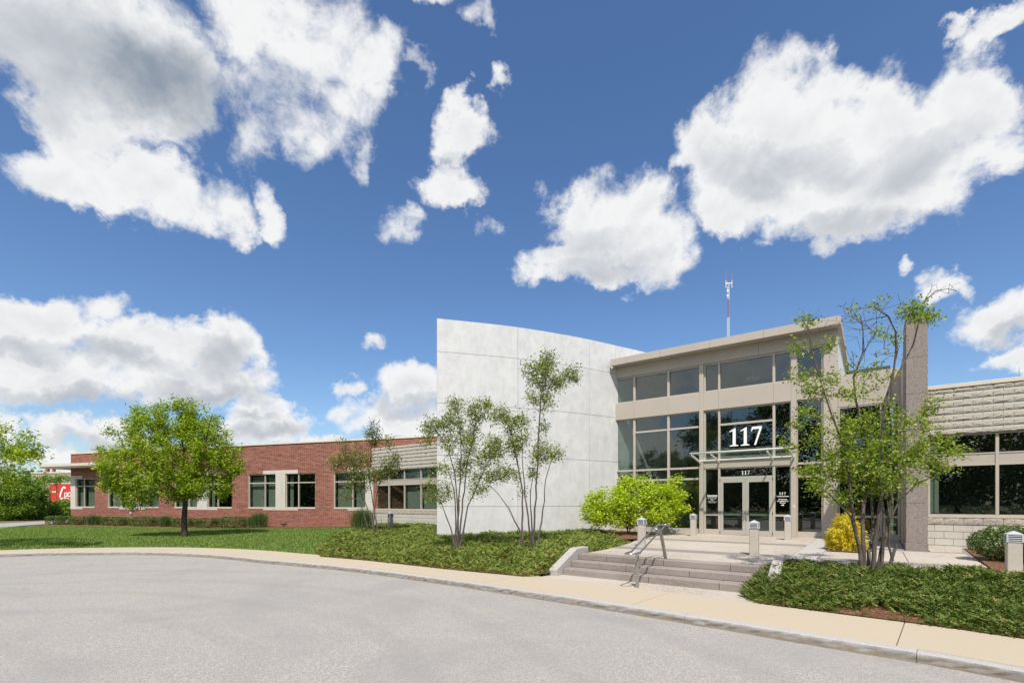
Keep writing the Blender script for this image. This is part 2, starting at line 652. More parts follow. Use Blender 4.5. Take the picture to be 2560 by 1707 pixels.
def mat_asphalt():
    m, t, p = newmat('asphalt')
    ps = pos(t)
    v = nd(t, 'ShaderNodeTexVoronoi', feature='F1')
    v.inputs['Scale'].default_value = 150
    t.links.new(ps, v.inputs['Vector'])
    cell = nd(t, 'ShaderNodeSeparateColor')
    t.links.new(v.outputs['Color'], cell.inputs[0])
    g = ramp(t, cell.outputs[0], (0.0, (0.16, 0.155, 0.15)), (0.35, (0.335, 0.318, 0.295)), (0.8, (0.415, 0.395, 0.365)), (1.0, (0.66, 0.63, 0.59)))
    n2 = NOISE(t, ps, 22, 4, 0.65).outputs[0]
    g = MIXC(t, MR(t, n2, 0.35, 0.75, 0.0, 0.45), g, (0.235, 0.225, 0.212))
    n3 = NOISE(t, ps, 0.35, 6, 0.62, 0.8).outputs[0]
    g = MIXC(t, MR(t, n3, 0.42, 0.66, 0.0, 0.6), g, (0.28, 0.275, 0.268))
    n4 = NOISE(t, ps, 0.8, 4, 0.6, 1.0).outputs[0]
    g = MIXC(t, MR(t, n4, 0.5, 0.75, 0.0, 0.4), g, (0.40, 0.36, 0.31))
    # wheel paths round the loop and a few old drips
    sp = nd(t, 'ShaderNodeSeparateXYZ')
    t.links.new(VM(t, 'SUBTRACT', ps, (-8.5, 2.0, 0.0)), sp.inputs[0])
    rad = M(t, 'SQRT', M(t, 'ADD', M(t, 'MULTIPLY', sp.outputs[0], sp.outputs[0]), M(t, 'MULTIPLY', sp.outputs[1], sp.outputs[1])))
    wob = M(t, 'MULTIPLY_ADD', NOISE(t, ps, 0.25, 3, 0.5).outputs[0], 2.0, rad)
    trk = MR(t, M(t, 'SINE', M(t, 'MULTIPLY', wob, 3.6)), 0.55, 1.0)
    g = MIXC(t, M(t, 'MULTIPLY', trk, 0.16), g, (0.22, 0.215, 0.205))
    spot = NOISE(t, ps, 2.3, 3, 0.5).outputs[0]
    g = MIXC(t, MR(t, spot, 0.70, 0.78, 0.0, 0.4), g, (0.15, 0.148, 0.145))
    t.links.new(g, p.inputs['Base Color'])
    p.inputs['Roughness'].default_value = 0.85
    p.inputs['Specular IOR Level'].default_value = 0.3
    bump(t, p, v.outputs['Distance'], 0.7, 0.004)
    return m


def mat_sidewalk():
    m, t, p = newmat('sidewalk_concrete')
    ps = pos(t)
    n = NOISE(t, ps, 130, 4, 0.65).outputs[0]
    c = ramp(t, n, (0.3, (0.385, 0.32, 0.23)), (0.65, (0.505, 0.43, 0.315)))
    n2 = NOISE(t, ps, 1.1, 6, 0.62).outputs[0]
    c = MIXC(t, MR(t, n2, 0.35, 0.7, 0.0, 0.5), c, (0.45, 0.395, 0.31))
    n3 = NOISE(t, ps, 5.0, 6, 0.7).outputs[0]
    c = MIXC(t, MR(t, n3, 0.58, 0.75, 0.0, 0.35), c, (0.33, 0.28, 0.21))
    c = MIXC(t, MR(t, nd(t, 'ShaderNodeObjectInfo').outputs['Random'], 0.0, 1.0, 0.0, 0.2, 'LINEAR'), c, (0.40, 0.35, 0.27))
    t.links.new(c, p.inputs['Base Color'])
    p.inputs['Roughness'].default_value = 0.9
    bump(t, p, n, 0.4, 0.002)
    return m


def mat_grass_ground():
    m, t, p = newmat('lawn_soil_and_grass')
    ps = pos(t)
    a = NOISE(t, ps, 0.6, 5, 0.6).outputs[0]
    b = NOISE(t, VM(t, 'MULTIPLY', ps, (1.0, 1.0, 1.0)), 14, 5, 0.7).outputs[0]
    c = ramp(t, a, (0.3, (0.085, 0.135, 0.032)), (0.7, (0.145, 0.195, 0.048)))
    c = MIXC(t, MR(t, b, 0.35, 0.7), c, (0.060, 0.095, 0.022))
    dryp = NOISE(t, ps, 0.9, 5, 0.65).outputs[0]
    c = MIXC(t, MR(t, dryp, 0.52, 0.75, 0.0, 0.6), c, (0.19, 0.20, 0.075))
    sep = nd(t, 'ShaderNodeSeparateXYZ')
    t.links.new(ps, sep.inputs[0])
    far = MR(t, M(t, 'ADD', M(t, 'MULTIPLY', sep.outputs[0], -1.0), M(t, 'MULTIPLY', a, 6.0)), 39.0, 44.0)
    dry = ramp(t, b, (0.3, (0.16, 0.13, 0.07)), (0.7, (0.22, 0.2, 0.11)))
    c = MIXC(t, M(t, 'MULTIPLY', far, 0.8), c, dry)
    t.links.new(c, p.inputs['Base Color'])
    p.inputs['Roughness'].default_value = 1.0
    p.inputs['Specular IOR Level'].default_value = 0.1
    bump(t, p, b, 1.0, 0.05)
    return m


def mat_mulch():
    m, t, p = newmat('bark_mulch')
    ps = pos(t)
    v = nd(t, 'ShaderNodeTexVoronoi', feature='F1')
    v.inputs['Scale'].default_value = 34
    t.links.new(VM(t, 'ADD', ps, VM(t, 'SCALE', NOISE(t, ps, 20, 3, 0.6).outputs['Color'], scale=0.08)), v.inputs['Vector'])
    cell = nd(t, 'ShaderNodeSeparateColor')
    t.links.new(v.outputs['Color'], cell.inputs[0])
    c = ramp(t, cell.outputs[0], (0.0, (0.06, 0.025, 0.012)), (0.5, (0.19, 0.08, 0.035)), (0.85, (0.28, 0.13, 0.06)), (1.0, (0.36, 0.22, 0.12)))
    t.links.new(c, p.inputs['Base Color'])
    p.inputs['Roughness'].default_value = 0.95
    bump(t, p, v.outputs['Distance'], 1.0, 0.03)
    return m


def mat_bark(name, col, dark):
    m, t, p = newmat(name)
    ps = VM(t, 'MULTIPLY', pos(t), (1.0, 1.0, 0.22))
    n = NOISE(t, ps, 26, 6, 0.7, 0.6).outputs[0]
    t.links.new(ramp(t, n, (0.3, dark), (0.68, col)), p.inputs['Base Color'])
    p.inputs['Roughness'].default_value = 0.9
    p.inputs['Specular IOR Level'].default_value = 0.2
    bump(t, p, n, 1.0, 0.015)
    return m


MT = dict(
    white=mat_concrete_wall(),
    joint=mat_plain('joint_sealant', (0.36, 0.36, 0.36), 0.9),
    beige=mat_plain('beige_metal_panel', (0.43, 0.385, 0.335), 0.5, 0.0, 0.04, 0.8, spec=0.4),
    beige2=mat_plain('beige_window_frame', (0.45, 0.405, 0.35), 0.45, 0.0, 0.05, 1.5, spec=0.4),
    bronze=mat_plain('dark_bronze', (0.07, 0.062, 0.055), 0.6),  # plain dark finish of the hinges and floodlight
    doormetal=mat_plain('champagne_aluminium', (0.44, 0.42, 0.375), 0.42, 0.15, 0.05, 2.0),
    whitemetal=mat_plain('white_painted_steel', (0.68, 0.67, 0.62), 0.45, 0.0, 0.06, 4.0),
    steel=mat_plain('brushed_steel', (0.42, 0.43, 0.45), 0.32, 0.9, 0.12, 6.0),
    postmetal=mat_plain('weathered_aluminium', (0.33, 0.31, 0.28), 0.5, 0.5, 0.15, 8.0),
    cast=mat_plain('cast_aluminium', (0.60, 0.62, 0.66), 0.45, 0.35, 0.06, 6.0),
    louver_dark=mat_plain('lamp_gap_shade', (0.05, 0.05, 0.055), 0.7),
    glass=mat_glass('tinted_glass', (0.69, 0.745, 0.71), 2.05, 0.01),
    clear=mat_glass('clear_glass', (0.92, 0.965, 0.945), 1.4, 0.0),
    mortar=mat_plain('mortar', (0.52, 0.42, 0.345), 0.95, 0, 0.1, 12),
    brick=mat_brick(),
    rough=mat_block('split_face_block', (0.52, 0.48, 0.41), True),
    smoothb=mat_block('ground_face_block', (0.57, 0.55, 0.50), False),
    quoin=mat_block('pale_limestone', (0.62, 0.60, 0.54), False),
    stonejoint=mat_plain('block_joint', (0.20, 0.18, 0.155), 0.95),
    coping=mat_plain('cream_coping_metal', (0.62, 0.56, 0.47), 0.5, 0, 0.04),
    granite=mat_speckle('pink_granite', (0.295, 0.252, 0.228), (0.11, 0.093, 0.088), (0.45, 0.40, 0.375), 80, 0.75, None, 0.003, 0.7),
    stepgranite=mat_speckle('step_granite', (0.26, 0.225, 0.205), (0.11, 0.09, 0.085), (0.42, 0.38, 0.355), 60, 0.8, (0.31, 0.275, 0.25), 0.003, 0.7),
    cheek=mat_speckle('cheek_granite', (0.42, 0.40, 0.38), (0.25, 0.23, 0.22), (0.56, 0.54, 0.52), 70, 0.8, None, 0.003, 0.6),
    agg=mat_speckle('exposed_aggregate', (0.46, 0.41, 0.345), (0.20, 0.165, 0.13), (0.66, 0.61, 0.54), 42, 0.85, (0.47, 0.43, 0.37), 0.004, 0.85),
    band=mat_speckle('paving_band', (0.25, 0.222, 0.205), (0.20, 0.18, 0.17), (0.45, 0.42, 0.40), 80, 0.85, None, 0.002, 0.6),
    path=mat_speckle('smooth_paving', (0.45, 0.43, 0.40), (0.36, 0.34, 0.32), (0.53, 0.51, 0.48), 90, 0.85, (0.40, 0.385, 0.36), 0.001, 0.4),
    kerb=mat_kerb(), asphalt=mat_asphalt(), walk=mat_sidewalk(), ground=mat_grass_ground(), mulch=mat_mulch(),
    bollard=mat_speckle('bollard_concrete', (0.50, 0.46, 0.40), (0.40, 0.36, 0.31), (0.58, 0.54, 0.48), 110, 0.85, (0.45, 0.42, 0.37), 0.001, 0.5, 2.0),
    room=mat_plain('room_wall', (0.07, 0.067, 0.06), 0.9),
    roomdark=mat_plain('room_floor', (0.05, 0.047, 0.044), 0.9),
    blind=mat_plain('grey_blind_fabric', (0.46, 0.48, 0.44), 0.8, 0, 0.06, 4.0),
    roofgravel=mat_plain('roof_membrane', (0.4, 0.38, 0.35), 0.95),
    signwhite=mat_plain('white_vinyl', (0.85, 0.85, 0.83), 0.6, 0, 0.02),
    bark_grey=mat_bark('grey_bark', (0.165, 0.14, 0.118), (0.045, 0.037, 0.031)),
    bark_dark=mat_bark('dark_bark', (0.10, 0.08, 0.065), (0.030, 0.024, 0.02)),
    lf_lawn=mat_leaf('spring_green_leaf', [(0.0, (0.164, 0.260, 0.017)), (0.5, (0.286, 0.386, 0.027)), (1.0, (0.429, 0.498, 0.055))], 0.42),
    lf_serv=mat_leaf('serviceberry_leaf', [(0.0, (0.115, 0.182, 0.030)), (0.5, (0.223, 0.284, 0.055)), (1.0, (0.386, 0.405, 0.110))], 0.35),
    lf_serv_red=mat_leaf('bronzed_serviceberry_leaf', [(0.0, (0.161, 0.127, 0.052)), (0.45, (0.177, 0.209, 0.056)), (1.0, (0.274, 0.322, 0.097))], 0.35),
    lf_big=mat_leaf('round_green_leaf', [(0.0, (0.124, 0.216, 0.025)), (0.6, (0.256, 0.353, 0.041)), (0.92, (0.418, 0.458, 0.077)), (1.0, (0.418, 0.224, 0.093))], 0.38),
    lf_maple=mat_leaf('lime_maple_leaf', [(0.0, (0.300, 0.432, 0.022)), (0.6, (0.480, 0.600, 0.042)), (1.0, (0.672, 0.660, 0.108))], 0.40),
    lf_yellow=mat_leaf('golden_thread_foliage', [(0.0, (0.408, 0.321, 0.014)), (0.6, (0.716, 0.562, 0.030)), (1.0, (0.807, 0.777, 0.094))], 0.25),
    lf_box=mat_leaf('boxwood_leaf', [(0.0, (0.045, 0.090, 0.018)), (0.6, (0.105, 0.173, 0.033)), (1.0, (0.195, 0.247, 0.068))], 0.2),
    lf_jun=mat_leaf('juniper_spray', [(0.0, (0.067, 0.107, 0.020)), (0.45, (0.151, 0.210, 0.032)), (0.9, (0.260, 0.311, 0.054)), (1.0, (0.404, 0.329, 0.100))], 0.15, 0.65),
    lf_jun_dark=mat_leaf('dark_juniper_spray', [(0.0, (0.050, 0.085, 0.015)), (0.5, (0.109, 0.166, 0.025)), (0.92, (0.196, 0.246, 0.043)), (1.0, (0.301, 0.197, 0.076))], 0.15, 0.65),
    lf_grass=mat_leaf('grass_blade', [(0.0, (0.090, 0.167, 0.028)), (0.6, (0.175, 0.283, 0.048)), (1.0, (0.326, 0.397, 0.089))], 0.3, 0.6),
    lf_tuft=mat_leaf('ornamental_grass_blade', [(0.0, (0.072, 0.124, 0.036)), (1.0, (0.169, 0.234, 0.091))], 0.3, 0.6),
    lf_far=mat_leaf('woodland_leaf', [(0.0, (0.030, 0.070, 0.012)), (0.6, (0.075, 0.135, 0.022)), (1.0, (0.15, 0.21, 0.04))], 0.3),
    lf_shrub=mat_leaf('bright_shrub_leaf', [(0.0, (0.081, 0.171, 0.020)), (0.6, (0.188, 0.300, 0.036)), (1.0, (0.357, 0.439, 0.098))], 0.35),
    redpaint=mat_plain('red_trailer_paint', (0.55, 0.035, 0.03), 0.45, 0, 0.05),
    redmast=mat_plain('red_mast_paint', (0.36, 0.15, 0.16), 0.6),
    whitemast=mat_plain('white_mast_paint', (0.75, 0.75, 0.75), 0.6),
    tyre=mat_plain('tyre_rubber', (0.02, 0.02, 0.02), 0.9),
    tan=mat_plain('tan_brick_far', (0.42, 0.34, 0.25), 0.9, 0, 0.15, 0.6),
    chimney=mat_plain('red_brick_far', (0.22, 0.075, 0.055), 0.9),
    plastic=mat_plain('cream_plastic', (0.6, 0.56, 0.46), 0.5),
)

# ------------------------------------------------------------------ ground: loop drive, kerb, sidewalk, lawn
KP = np.array([(6.6, 2.9), (5.39, 5.09), (3.95, 6.50), (2.69, 7.65), (0.91, 9.21), (-1.69, 11.37), (-4.55, 13.44), (-8.05, 15.4), (-10.73, 16.9), (-13.48, 17.68),
               (-15.93, 17.6), (-18.1, 16.9), (-21, 14.8), (-23.5, 11), (-24.8, 6), (-24, -2), (-20, -9), (-12, -13), (-3, -13.5), (4.5, -10), (7.9, -3.5)])


def closed_curve(P, step):
    n, out = len(P), []
    for i in range(n):
        a, b, c, d = P[i - 1], P[i], P[(i + 1) % n], P[(i + 2) % n]
        for t in np.linspace(0, 1, 40, endpoint=False):
            out.append(0.5 * (2 * b + (c - a) * t + (2 * a - 5 * b + 4 * c - d) * t * t + (3 * b - a - 3 * c + d) * t ** 3))
    out = np.array(out + [out[0]])
    s = np.concatenate([[0], np.cumsum(np.hypot(*np.diff(out, axis=0).T))])
    m = int(s[-1] / step)
    q = np.linspace(0, s[-1], m, endpoint=False)
    return np.stack([np.interp(q, s, out[:, 0]), np.interp(q, s, out[:, 1])], 1), s[-1] / m


KC, KSTEP = closed_curve(KP, 0.2)
_t = np.roll(KC, -1, 0) - np.roll(KC, 1, 0)
_t /= np.hypot(_t[:, 0], _t[:, 1])[:, None]
KN = np.stack([_t[:, 1], -_t[:, 0]], 1)
NK = len(KC)


def koff(i, d):
    return KC[i % NK] + KN[i % NK] * d


INNER = KC + KN * 1.75


def dist_inner(x, y):
    x, y = np.atleast_1d(x), np.atleast_1d(y)
    out = np.empty(len(x))
    for k in range(0, len(x), 4000):
        dd = np.hypot(x[k:k + 4000, None] - KC[None, :, 0], y[k:k + 4000, None] - KC[None, :, 1])
        out[k:k + 4000] = dd.min(1)
    return np.maximum(out - 1.75, 0)


def hgt(x, y):
    x, y = np.atleast_1d(np.asarray(x, float)), np.atleast_1d(np.asarray(y, float))
    hm = np.interp(x, [-20, -5], [0.15, 0.52])
    return hm * (1 - np.exp(-dist_inner(x, y) / 5.0))


# road
mb = MB()
ring = [(*koff(i, 0.06), -0.13) for i in range(0, NK, 2)]
mb.add(ring, [tuple(range(len(ring)))])
obj('road', mb, MT['asphalt'], kind='structure', origin=(0, 0, -0.13))

# granite kerb, stone by stone (the arris is straight, the face split)
kerb = empty('kerb', (0, 0, 0), kind='structure')
i0 = int(np.argmin(np.hypot(KC[:, 0] - 4.73, KC[:, 1] - 5.76)))
per = int(round(2.78 / KSTEP))
rk = np.random.default_rng(3)
starts = list(range(i0 - per * 2, i0 - per * 2 + NK - per // 2, per))
for si, a in enumerate(starts):
    b = min(a + per, starts[0] + NK)
    zj = rk.uniform(-0.006, 0.004)
    fj = rk.uniform(-0.008, 0.008)
    prof = [(0.15, -0.25), (0.15, 0.0), (0.012, 0.0), (0.0, -0.012), (0.0, -0.06), (0.0, -0.10), (0.0, -0.25)]
    vs, fs, n = [], [], len(prof)
    idx = np.linspace(a + 0.015, b - 0.015, (b - a) * 2 + 1)
    for q in idx:
        j, fr_ = int(math.floor(q)), q - math.floor(q)
        p0, p1 = KC[j % NK], KC[(j + 1) % NK]
        nn = KN[j % NK] * (1 - fr_) + KN[(j + 1) % NK] * fr_
        pp = p0 * (1 - fr_) + p1 * fr_
        for m_, (d, z) in enumerate(prof):
            jit = rk.uniform(-0.012, 0.008) if m_ in (4, 5) else rk.uniform(-0.002, 0.002)
            w = pp + nn * (d + (jit + fj if m_ > 1 else 0))
            vs.append((w[0], w[1], z + zj + (rk.uniform(-0.002, 0.002) if m_ in (2, 3) else 0)))
    L = len(idx)
    for r in range(L - 1):
        for k2 in range(n):
            fs.append((r * n + k2, r * n + (k2 + 1) % n, (r + 1) * n + (k2 + 1) % n, (r + 1) * n + k2))
    fs += [tuple(range(n)), tuple(range((L - 1) * n + n - 1, (L - 1) * n - 1, -1))]
    obj('kerb_stone', MB().add(vs, fs), MT['kerb'], kerb)

# sidewalk slabs between control joints
walk = empty('sidewalk', (0, 0, 0), kind='structure')
perw = int(round(3.7 / KSTEP))
j0 = i0 + 1
for a in range(j0 - perw * 2, j0 - perw * 2 + NK - perw // 2, perw):
    b = min(a + perw, j0 - perw * 2 + NK)
    ins = [koff(i, 0.154) for i in range(a, b + 1)]
    outs = [koff(i, 1.75) for i in range(a, b + 1)]
    for s_ in (ins, outs):                                   # 8 mm joint at both ends
        e = (s_[1] - s_[0]) / np.hypot(*(s_[1] - s_[0]))
        s_[0] = s_[0] + e * 0.006
        e = (s_[-1] - s_[-2]) / np.hypot(*(s_[-1] - s_[-2]))
        s_[-1] = s_[-1] - e * 0.006
    m = len(ins)
    vs = [(*p, 0.0) for p in ins] + [(*p, 0.0) for p in outs] + [(*p, -0.12) for p in ins] + [(*p, -0.12) for p in outs]
    fs = []
    for r in range(m - 1):
        fs += [(r, m + r, m + r + 1, r + 1), (r, r + 1, 2 * m + r + 1, 2 * m + r), (m + r + 1, m + r, 3 * m + r, 3 * m + r + 1)]
    fs += [(0, 2 * m, 3 * m, m), (m - 1, 2 * m - 1, 4 * m - 1, 3 * m - 1)]
    obj('sidewalk_slab', MB().add(vs, fs), MT['walk'], walk)

# ground sheet out to the horizon
rows = [1.66, 1.76] + list(1.76 + np.cumsum([0.3] * 6 + [0.6] * 10 + [1.2] * 12 + [3] * 8 + [8] * 6 + [25] * 6 + [90] * 6 + [300] * 3))
gi_ = list(range(0, NK, 2))
gx = np.array([[koff(i, d) for i in gi_] for d in rows])
fx, fy = gx[..., 0].ravel(), gx[..., 1].ravel()
hz = hgt(fx, fy)
uu, vv = E_FR.inv(fx, fy)
hz[((uu > 3.75) | ((uu > 2.9) & (vv < -9))) & (uu < 15) & (vv > -12.2) & (vv < 8)] = -0.2          # dug out below plaza, stairs and beds
hz[:len(gi_)] = -0.05
rr = np.hypot(fx, fy)
hz += np.where(rr > 70, (rr - 70) * 0.012, 0) * (fx < 0) * (fy > 0)   # land rises gently to the north-west
n = len(gi_)
fs = np.array([(r * n + k2, (r + 1) * n + k2, (r + 1) * n + (k2 + 1) % n, r * n + (k2 + 1) % n) for r in range(len(rows) - 1) for k2 in range(n)])
fast('ground', np.stack([fx, fy, hz], 1), fs, MT['ground'], org=(0, 0, 0), kind='structure')


def sheet(name, poly, mat, dz=0.02, hf=None, step=0.5, **kw):
    """a surface draped over the land inside a plan polygon"""
    poly = np.asarray(poly, float)
    pts = []
    for a, b in zip(poly, np.roll(poly, -1, 0)):
        m = max(1, int(np.hypot(*(b - a)) / step))
        pts += [a + (b - a) * t for t in np.linspace(0, 1, m, endpoint=False)]
    nb = len(pts)
    x0, y0 = poly.min(0)
    x1, y1 = poly.max(0)
    gx_, gy_ = np.meshgrid(np.arange(x0, x1, step), np.arange(y0, y1, step))
    cand = np.stack([gx_.ravel(), gy_.ravel()], 1) + 0.01
    cand = cand[inside(cand, poly)]
    allp = pts + list(cand)
    v2, _, f2, _, _, _ = delaunay_2d_cdt([Vector((float(p[0]), float(p[1]))) for p in allp], [], [list(range(nb))], 1, 1e-4)
    xs, ys = np.array([p[0] for p in v2]), np.array([p[1] for p in v2])
    zs = (hf or hgt)(xs, ys) + dz
    mb = MB()
    mb.v = [(x, y, z) for x, y, z in zip(xs, ys, zs)]
    mb.f = [tuple(f) for f in f2]
    return obj(name, mb, mat, **kw)


def inside(p, poly):
    p, poly = np.asarray(p), np.asarray(poly)
    r = np.zeros(len(p), bool)
    x, y = p[:, 0], p[:, 1]
    for a, b in zip(poly, np.roll(poly, -1, 0)):
        c = ((a[1] > y) != (b[1] > y)) & (x < (b[0] - a[0]) * (y - a[1]) / (b[1] - a[1] + 1e-12) + a[0])
        r ^= c
    return r


# driveway that runs back past the end of the brick wing
sheet('driveway', [(-32.2, 30.2), (-34.9, 34.2), (-36.4, 38), (-38.6, 50), (-43.5, 75), (-49.5, 75), (-44.3, 52), (-41, 40), (-39, 34), (-37, 29)], MT['asphalt'], 0.03, kind='structure')

# ------------------------------------------------------------------ plaza, stairs, beds
def zp(v):
    return 0.45 + 0.05 * np.clip((v + 9.4) / 9.4, 0, 1)


plaza = empty('plaza_paving', E_FR(7, -5, 0.0), kind='structure')
mb = MB()
base_poly = [(3.56, -9.4), (8.0, -9.4), (8.1, -9.1), (16, -9.1), (16, 0.6), (-0.4, 0.6), (0.1, -1.6), (2.6, -3.4), (3.45, -6.6)]
mb.prism([E_FR.xy(*p) for p in base_poly], -0.15, [zp(v) - 0.02 for u, v in base_poly])
obj('paving_bed', mb, MT['band'], plaza)


def pav(name, mat, poly, parent=plaza, dz=0.0):
    mb = MB()
    mb.prism([E_FR.xy(*p) for p in poly], 0.40, [zp(v) + dz for u, v in poly])
    obj(name, mb, mat, parent, bev=0.004)


G = 0.006
VB = [-9.36, -7.82, -7.14, -4.13, -3.47, -0.02]
for r in (0, 2, 4):
    v0, v1 = VB[r] + G, VB[r + 1] - G
    for u0, u1 in ((3.57, 5.6), (5.6, 8.04), (8.62, 10.3), (10.3, 11.55)) if r == 0 else ((3.3 if r == 2 else 2.2, 5.6), (5.6, 8.04), (8.62, 10.3), (10.3, 11.55)):
        vv1 = v1
        if u0 > 10 and r == 4:
            continue
        if u0 > 8 and r == 4:
            u1 = 10.36
        if u0 > 10 and r == 2:
            vv1 = -4.14
        vv0 = max(v0, -9.08) if u0 > 8.1 else v0
        if r == 2 and u0 < 4:
            pav('paving_panel', MT['agg'], [(3.50, vv0), (u1 - G, vv0), (u1 - G, vv1), (2.95, vv1)])
        else:
            pav('paving_panel', MT['agg'], [(u0 + G, vv0), (u1 - G, vv0), (u1 - G, vv1), (u0 + G, vv1)])
pav('paving_panel', MT['agg'], [(10.9, -3.72), (11.55, -3.72), (11.7, -2.06), (10.9, -2.06)])
pav('paving_panel', MT['agg'], [(11.55, -9.08), (14.5, -9.08), (14.5, -8.55), (11.4, -8.55)])
for v0, v1 in ((-7.81, -7.15), (-4.12, -3.48)):
    for u0, u1 in ((3.5 if v0 < -5 else 2.9, 8.04), (8.62, 11.5 if v0 < -5 else 10.36)):
        pav('paving_band', MT['band'], [(u0, v0), (u1, v0), (u1, v1), (u0, v1)], dz=0.003)
for k, (v0, v1) in enumerate(((-9.05, -7.4), (-7.4, -5.6), (-5.6, -3.8), (-3.8, -1.9), (-1.9, -0.03))):
    pav('path_slab', MT['path'], [(8.04 + G, v0 + G), (8.62 - G, v0 + G), (8.62 - G, v1 - G), (8.04 + G, v1 - G)], dz=0.002)

# aggregate landing at the foot of the stairs
mb = MB()
mb.prism([E_FR.xy(*p) for p in ((3.25, -11.7), (8.35, -12.1), (8.35, -10.4), (3.25, -10.4))], -0.12, -0.004)
obj('landing', mb, MT['agg'], kind='structure')

stairs = empty('entrance_stairs', E_FR(5.75, -10.1, 0.0), 'three speckled grey granite steps up to the entrance plaza', 'stairs')
RISE = [(-10.52, -9.95, 0.0, 0.15, (3.5, 5.68, 7.16, 8.0)), (-10.13, -9.55, 0.15, 0.30, (3.5, 4.98, 6.45, 7.9, 8.0)), (-9.74, -9.37, 0.30, 0.45, (3.5, 4.29, 5.74, 7.20, 8.0))]
for v0, v1, z0, z1, js in RISE:
    st = None
    for a, b in zip(js[:-1], js[1:]):
        if b - a < 0.15:
            b = 8.0
        obj('step_block', MB().box(E_FR, a + 0.004, b - 0.004, v0, v1, z0 - (0.1 if z0 < .1 else 0), z1), MT['stepgranite'], stairs, bev=0.012)
for u0, u1 in ((3.27, 3.49), (8.01, 8.22)):
    prof = [(-10.82, -0.1), (-9.15, -0.1), (-9.15, 0.60), (-9.78, 0.60), (-10.82, 0.15)]
    mb = MB()
    mb.slab([E_FR(u0, v, z) for v, z in prof], [E_FR(u1, v, z) for v, z in prof])
    obj('cheek_stone', mb, MT['cheek'], stairs, bev=0.02)

# mulch and planting beds
BED_L = [(-6.3, 16.0), (-4.6, 15.0), (-3.4, 14.15), (-1.6, 12.85), (0.3, 11.62), (0.95, 11.85), (1.0, 12.0), (1.95, 13.15), (2.2, 13.0), (3.55, 15.1), (3.85, 15.85), (3.95, 17.0), (3.7, 19.7), (4.55, 21.6), (3.4, 21.3), (0.3, 19.85), (-2.9, 18.95),
         (-3.2, 20.5), (-2.6, 25.0), (-5.8, 27.3), (-8.0, 27.6), (-7.2, 24.2), (-7.7, 21.0), (-7.4, 19.0), (-7.0, 17.3)]


def hbed(x, y):
    x, y = np.atleast_1d(np.asarray(x, float)), np.atleast_1d(np.asarray(y, float))
    u, v = E_FR.inv(x, y)
    base = 0.02 + 0.42 * (1 - np.exp(-dist_inner(x, y) / 2.6))
    return np.where(v < -12.2, hgt(x, y) + 0.02, np.maximum(base, hgt(x, y) + 0.015))


sheet('mulch_bed', BED_L, MT['mulch'], 0.0, hbed, 0.4, kind='structure')
i_a = int(np.argmin(np.hypot(*(INNER - E_FR.xy(7.95, -11.5)).T)))
i_b = int(np.argmin(np.hypot(*(INNER - E_FR.xy(14.5, -12.5)).T)))
arc = [INNER[i % NK] for i in range(i_a, i_b - 1, -4)] if i_a > i_b else [INNER[i % NK] for i in range(i_a, i_b + 1, 4)]
if len(arc) > 60:
    arc = [INNER[i % NK] for i in range(i_a, i_a - 60, -4)]
BED_R = [tuple(E_FR.xy(8.06, -9.08)), tuple(E_FR.xy(7.86, -9.6)), tuple(E_FR.xy(7.72, -10.3)), tuple(E_FR.xy(7.66, -10.95))] + [tuple(p) for p in arc] + [tuple(E_FR.xy(14.2, -9.08))]


def hbed_r(x, y):
    u, v = E_FR.inv(np.atleast_1d(x), np.atleast_1d(y))
    d = dist_inner(x, y)
    return 0.015 + 0.42 * smooth01(d / 2.4)


sheet('mulch_bed', [tuple(E_FR.xy(8.23, -9.08)), tuple(E_FR.xy(8.23, -10.85)), tuple(E_FR.xy(7.9, -10.95))] + BED_R[4:], MT['mulch'], 0.0, hbed_r, 0.3, kind='structure')
sheet('mulch_bed', [E_FR.xy(*p) for p in ((11.5, -8.5), (14.5, -8.5), (14.5, -2.1), (11.75, -2.1))], MT['mulch'], 0.0, lambda x, y: np.full(len(x), 0.485), 0.6, kind='structure')
sheet('mulch_bed', [E_FR.xy(*p) for p in ((8.66, -5.35), (9.4, -5.45), (9.75, -4.5), (9.3, -4.05), (8.68, -4.1))], MT['mulch'], 0.0, lambda x, y: np.full(len(x), 0.497), 0.4, kind='structure')
sheet('mulch_bed', [E_FR.xy(*p) for p in ((0.05, -0.3), (-0.7, -2.2), (0.0, -4.4), (2.5, -5.3), (3.2, -4.4), (2.9, -3.3), (2.75, -1.6), (1.8, -0.5))], MT['mulch'], 0.0, lambda x, y: np.full(len(x), 0.515), 0.4, kind='structure')
sheet('mulch_bed', [B_FR.xy(*p) for p in ((-2.4, 0.05), (-2.6, -3.2), (8, -3.2), (16.5, -2.9), (17.8, -1.9), (27.2, -1.7), (28.6, -0.3), (28.4, 0.05))], MT['mulch'], 0.02, None, 0.8, kind='structure')

# ------------------------------------------------------------------ white curved wall
CW = np.array([(-2.961, 19.103), (-1.40, 19.53), (0.244, 20.058), (1.88, 20.765), (3.441, 21.558), (4.806, 22.383), (6.108, 23.165), (7.6, 24.13), (9.2, 25.2)])


def cw_sample():
    t = np.arange(len(CW))
    tt = np.linspace(0, len(CW) - 1, 161)
    out = []
    for q in tt:
        i = min(int(q), len(CW) - 2)
        f = q - i
        a, b, c, d = CW[max(i - 1, 0)], CW[i], CW[i + 1], CW[min(i + 2, len(CW) - 1)]
        out.append(0.5 * (2 * b + (c - a) * f + (2 * a - 5 * b + 4 * c - d) * f * f + (3 * b - a - 3 * c + d) * f ** 3))
    return np.array(out)


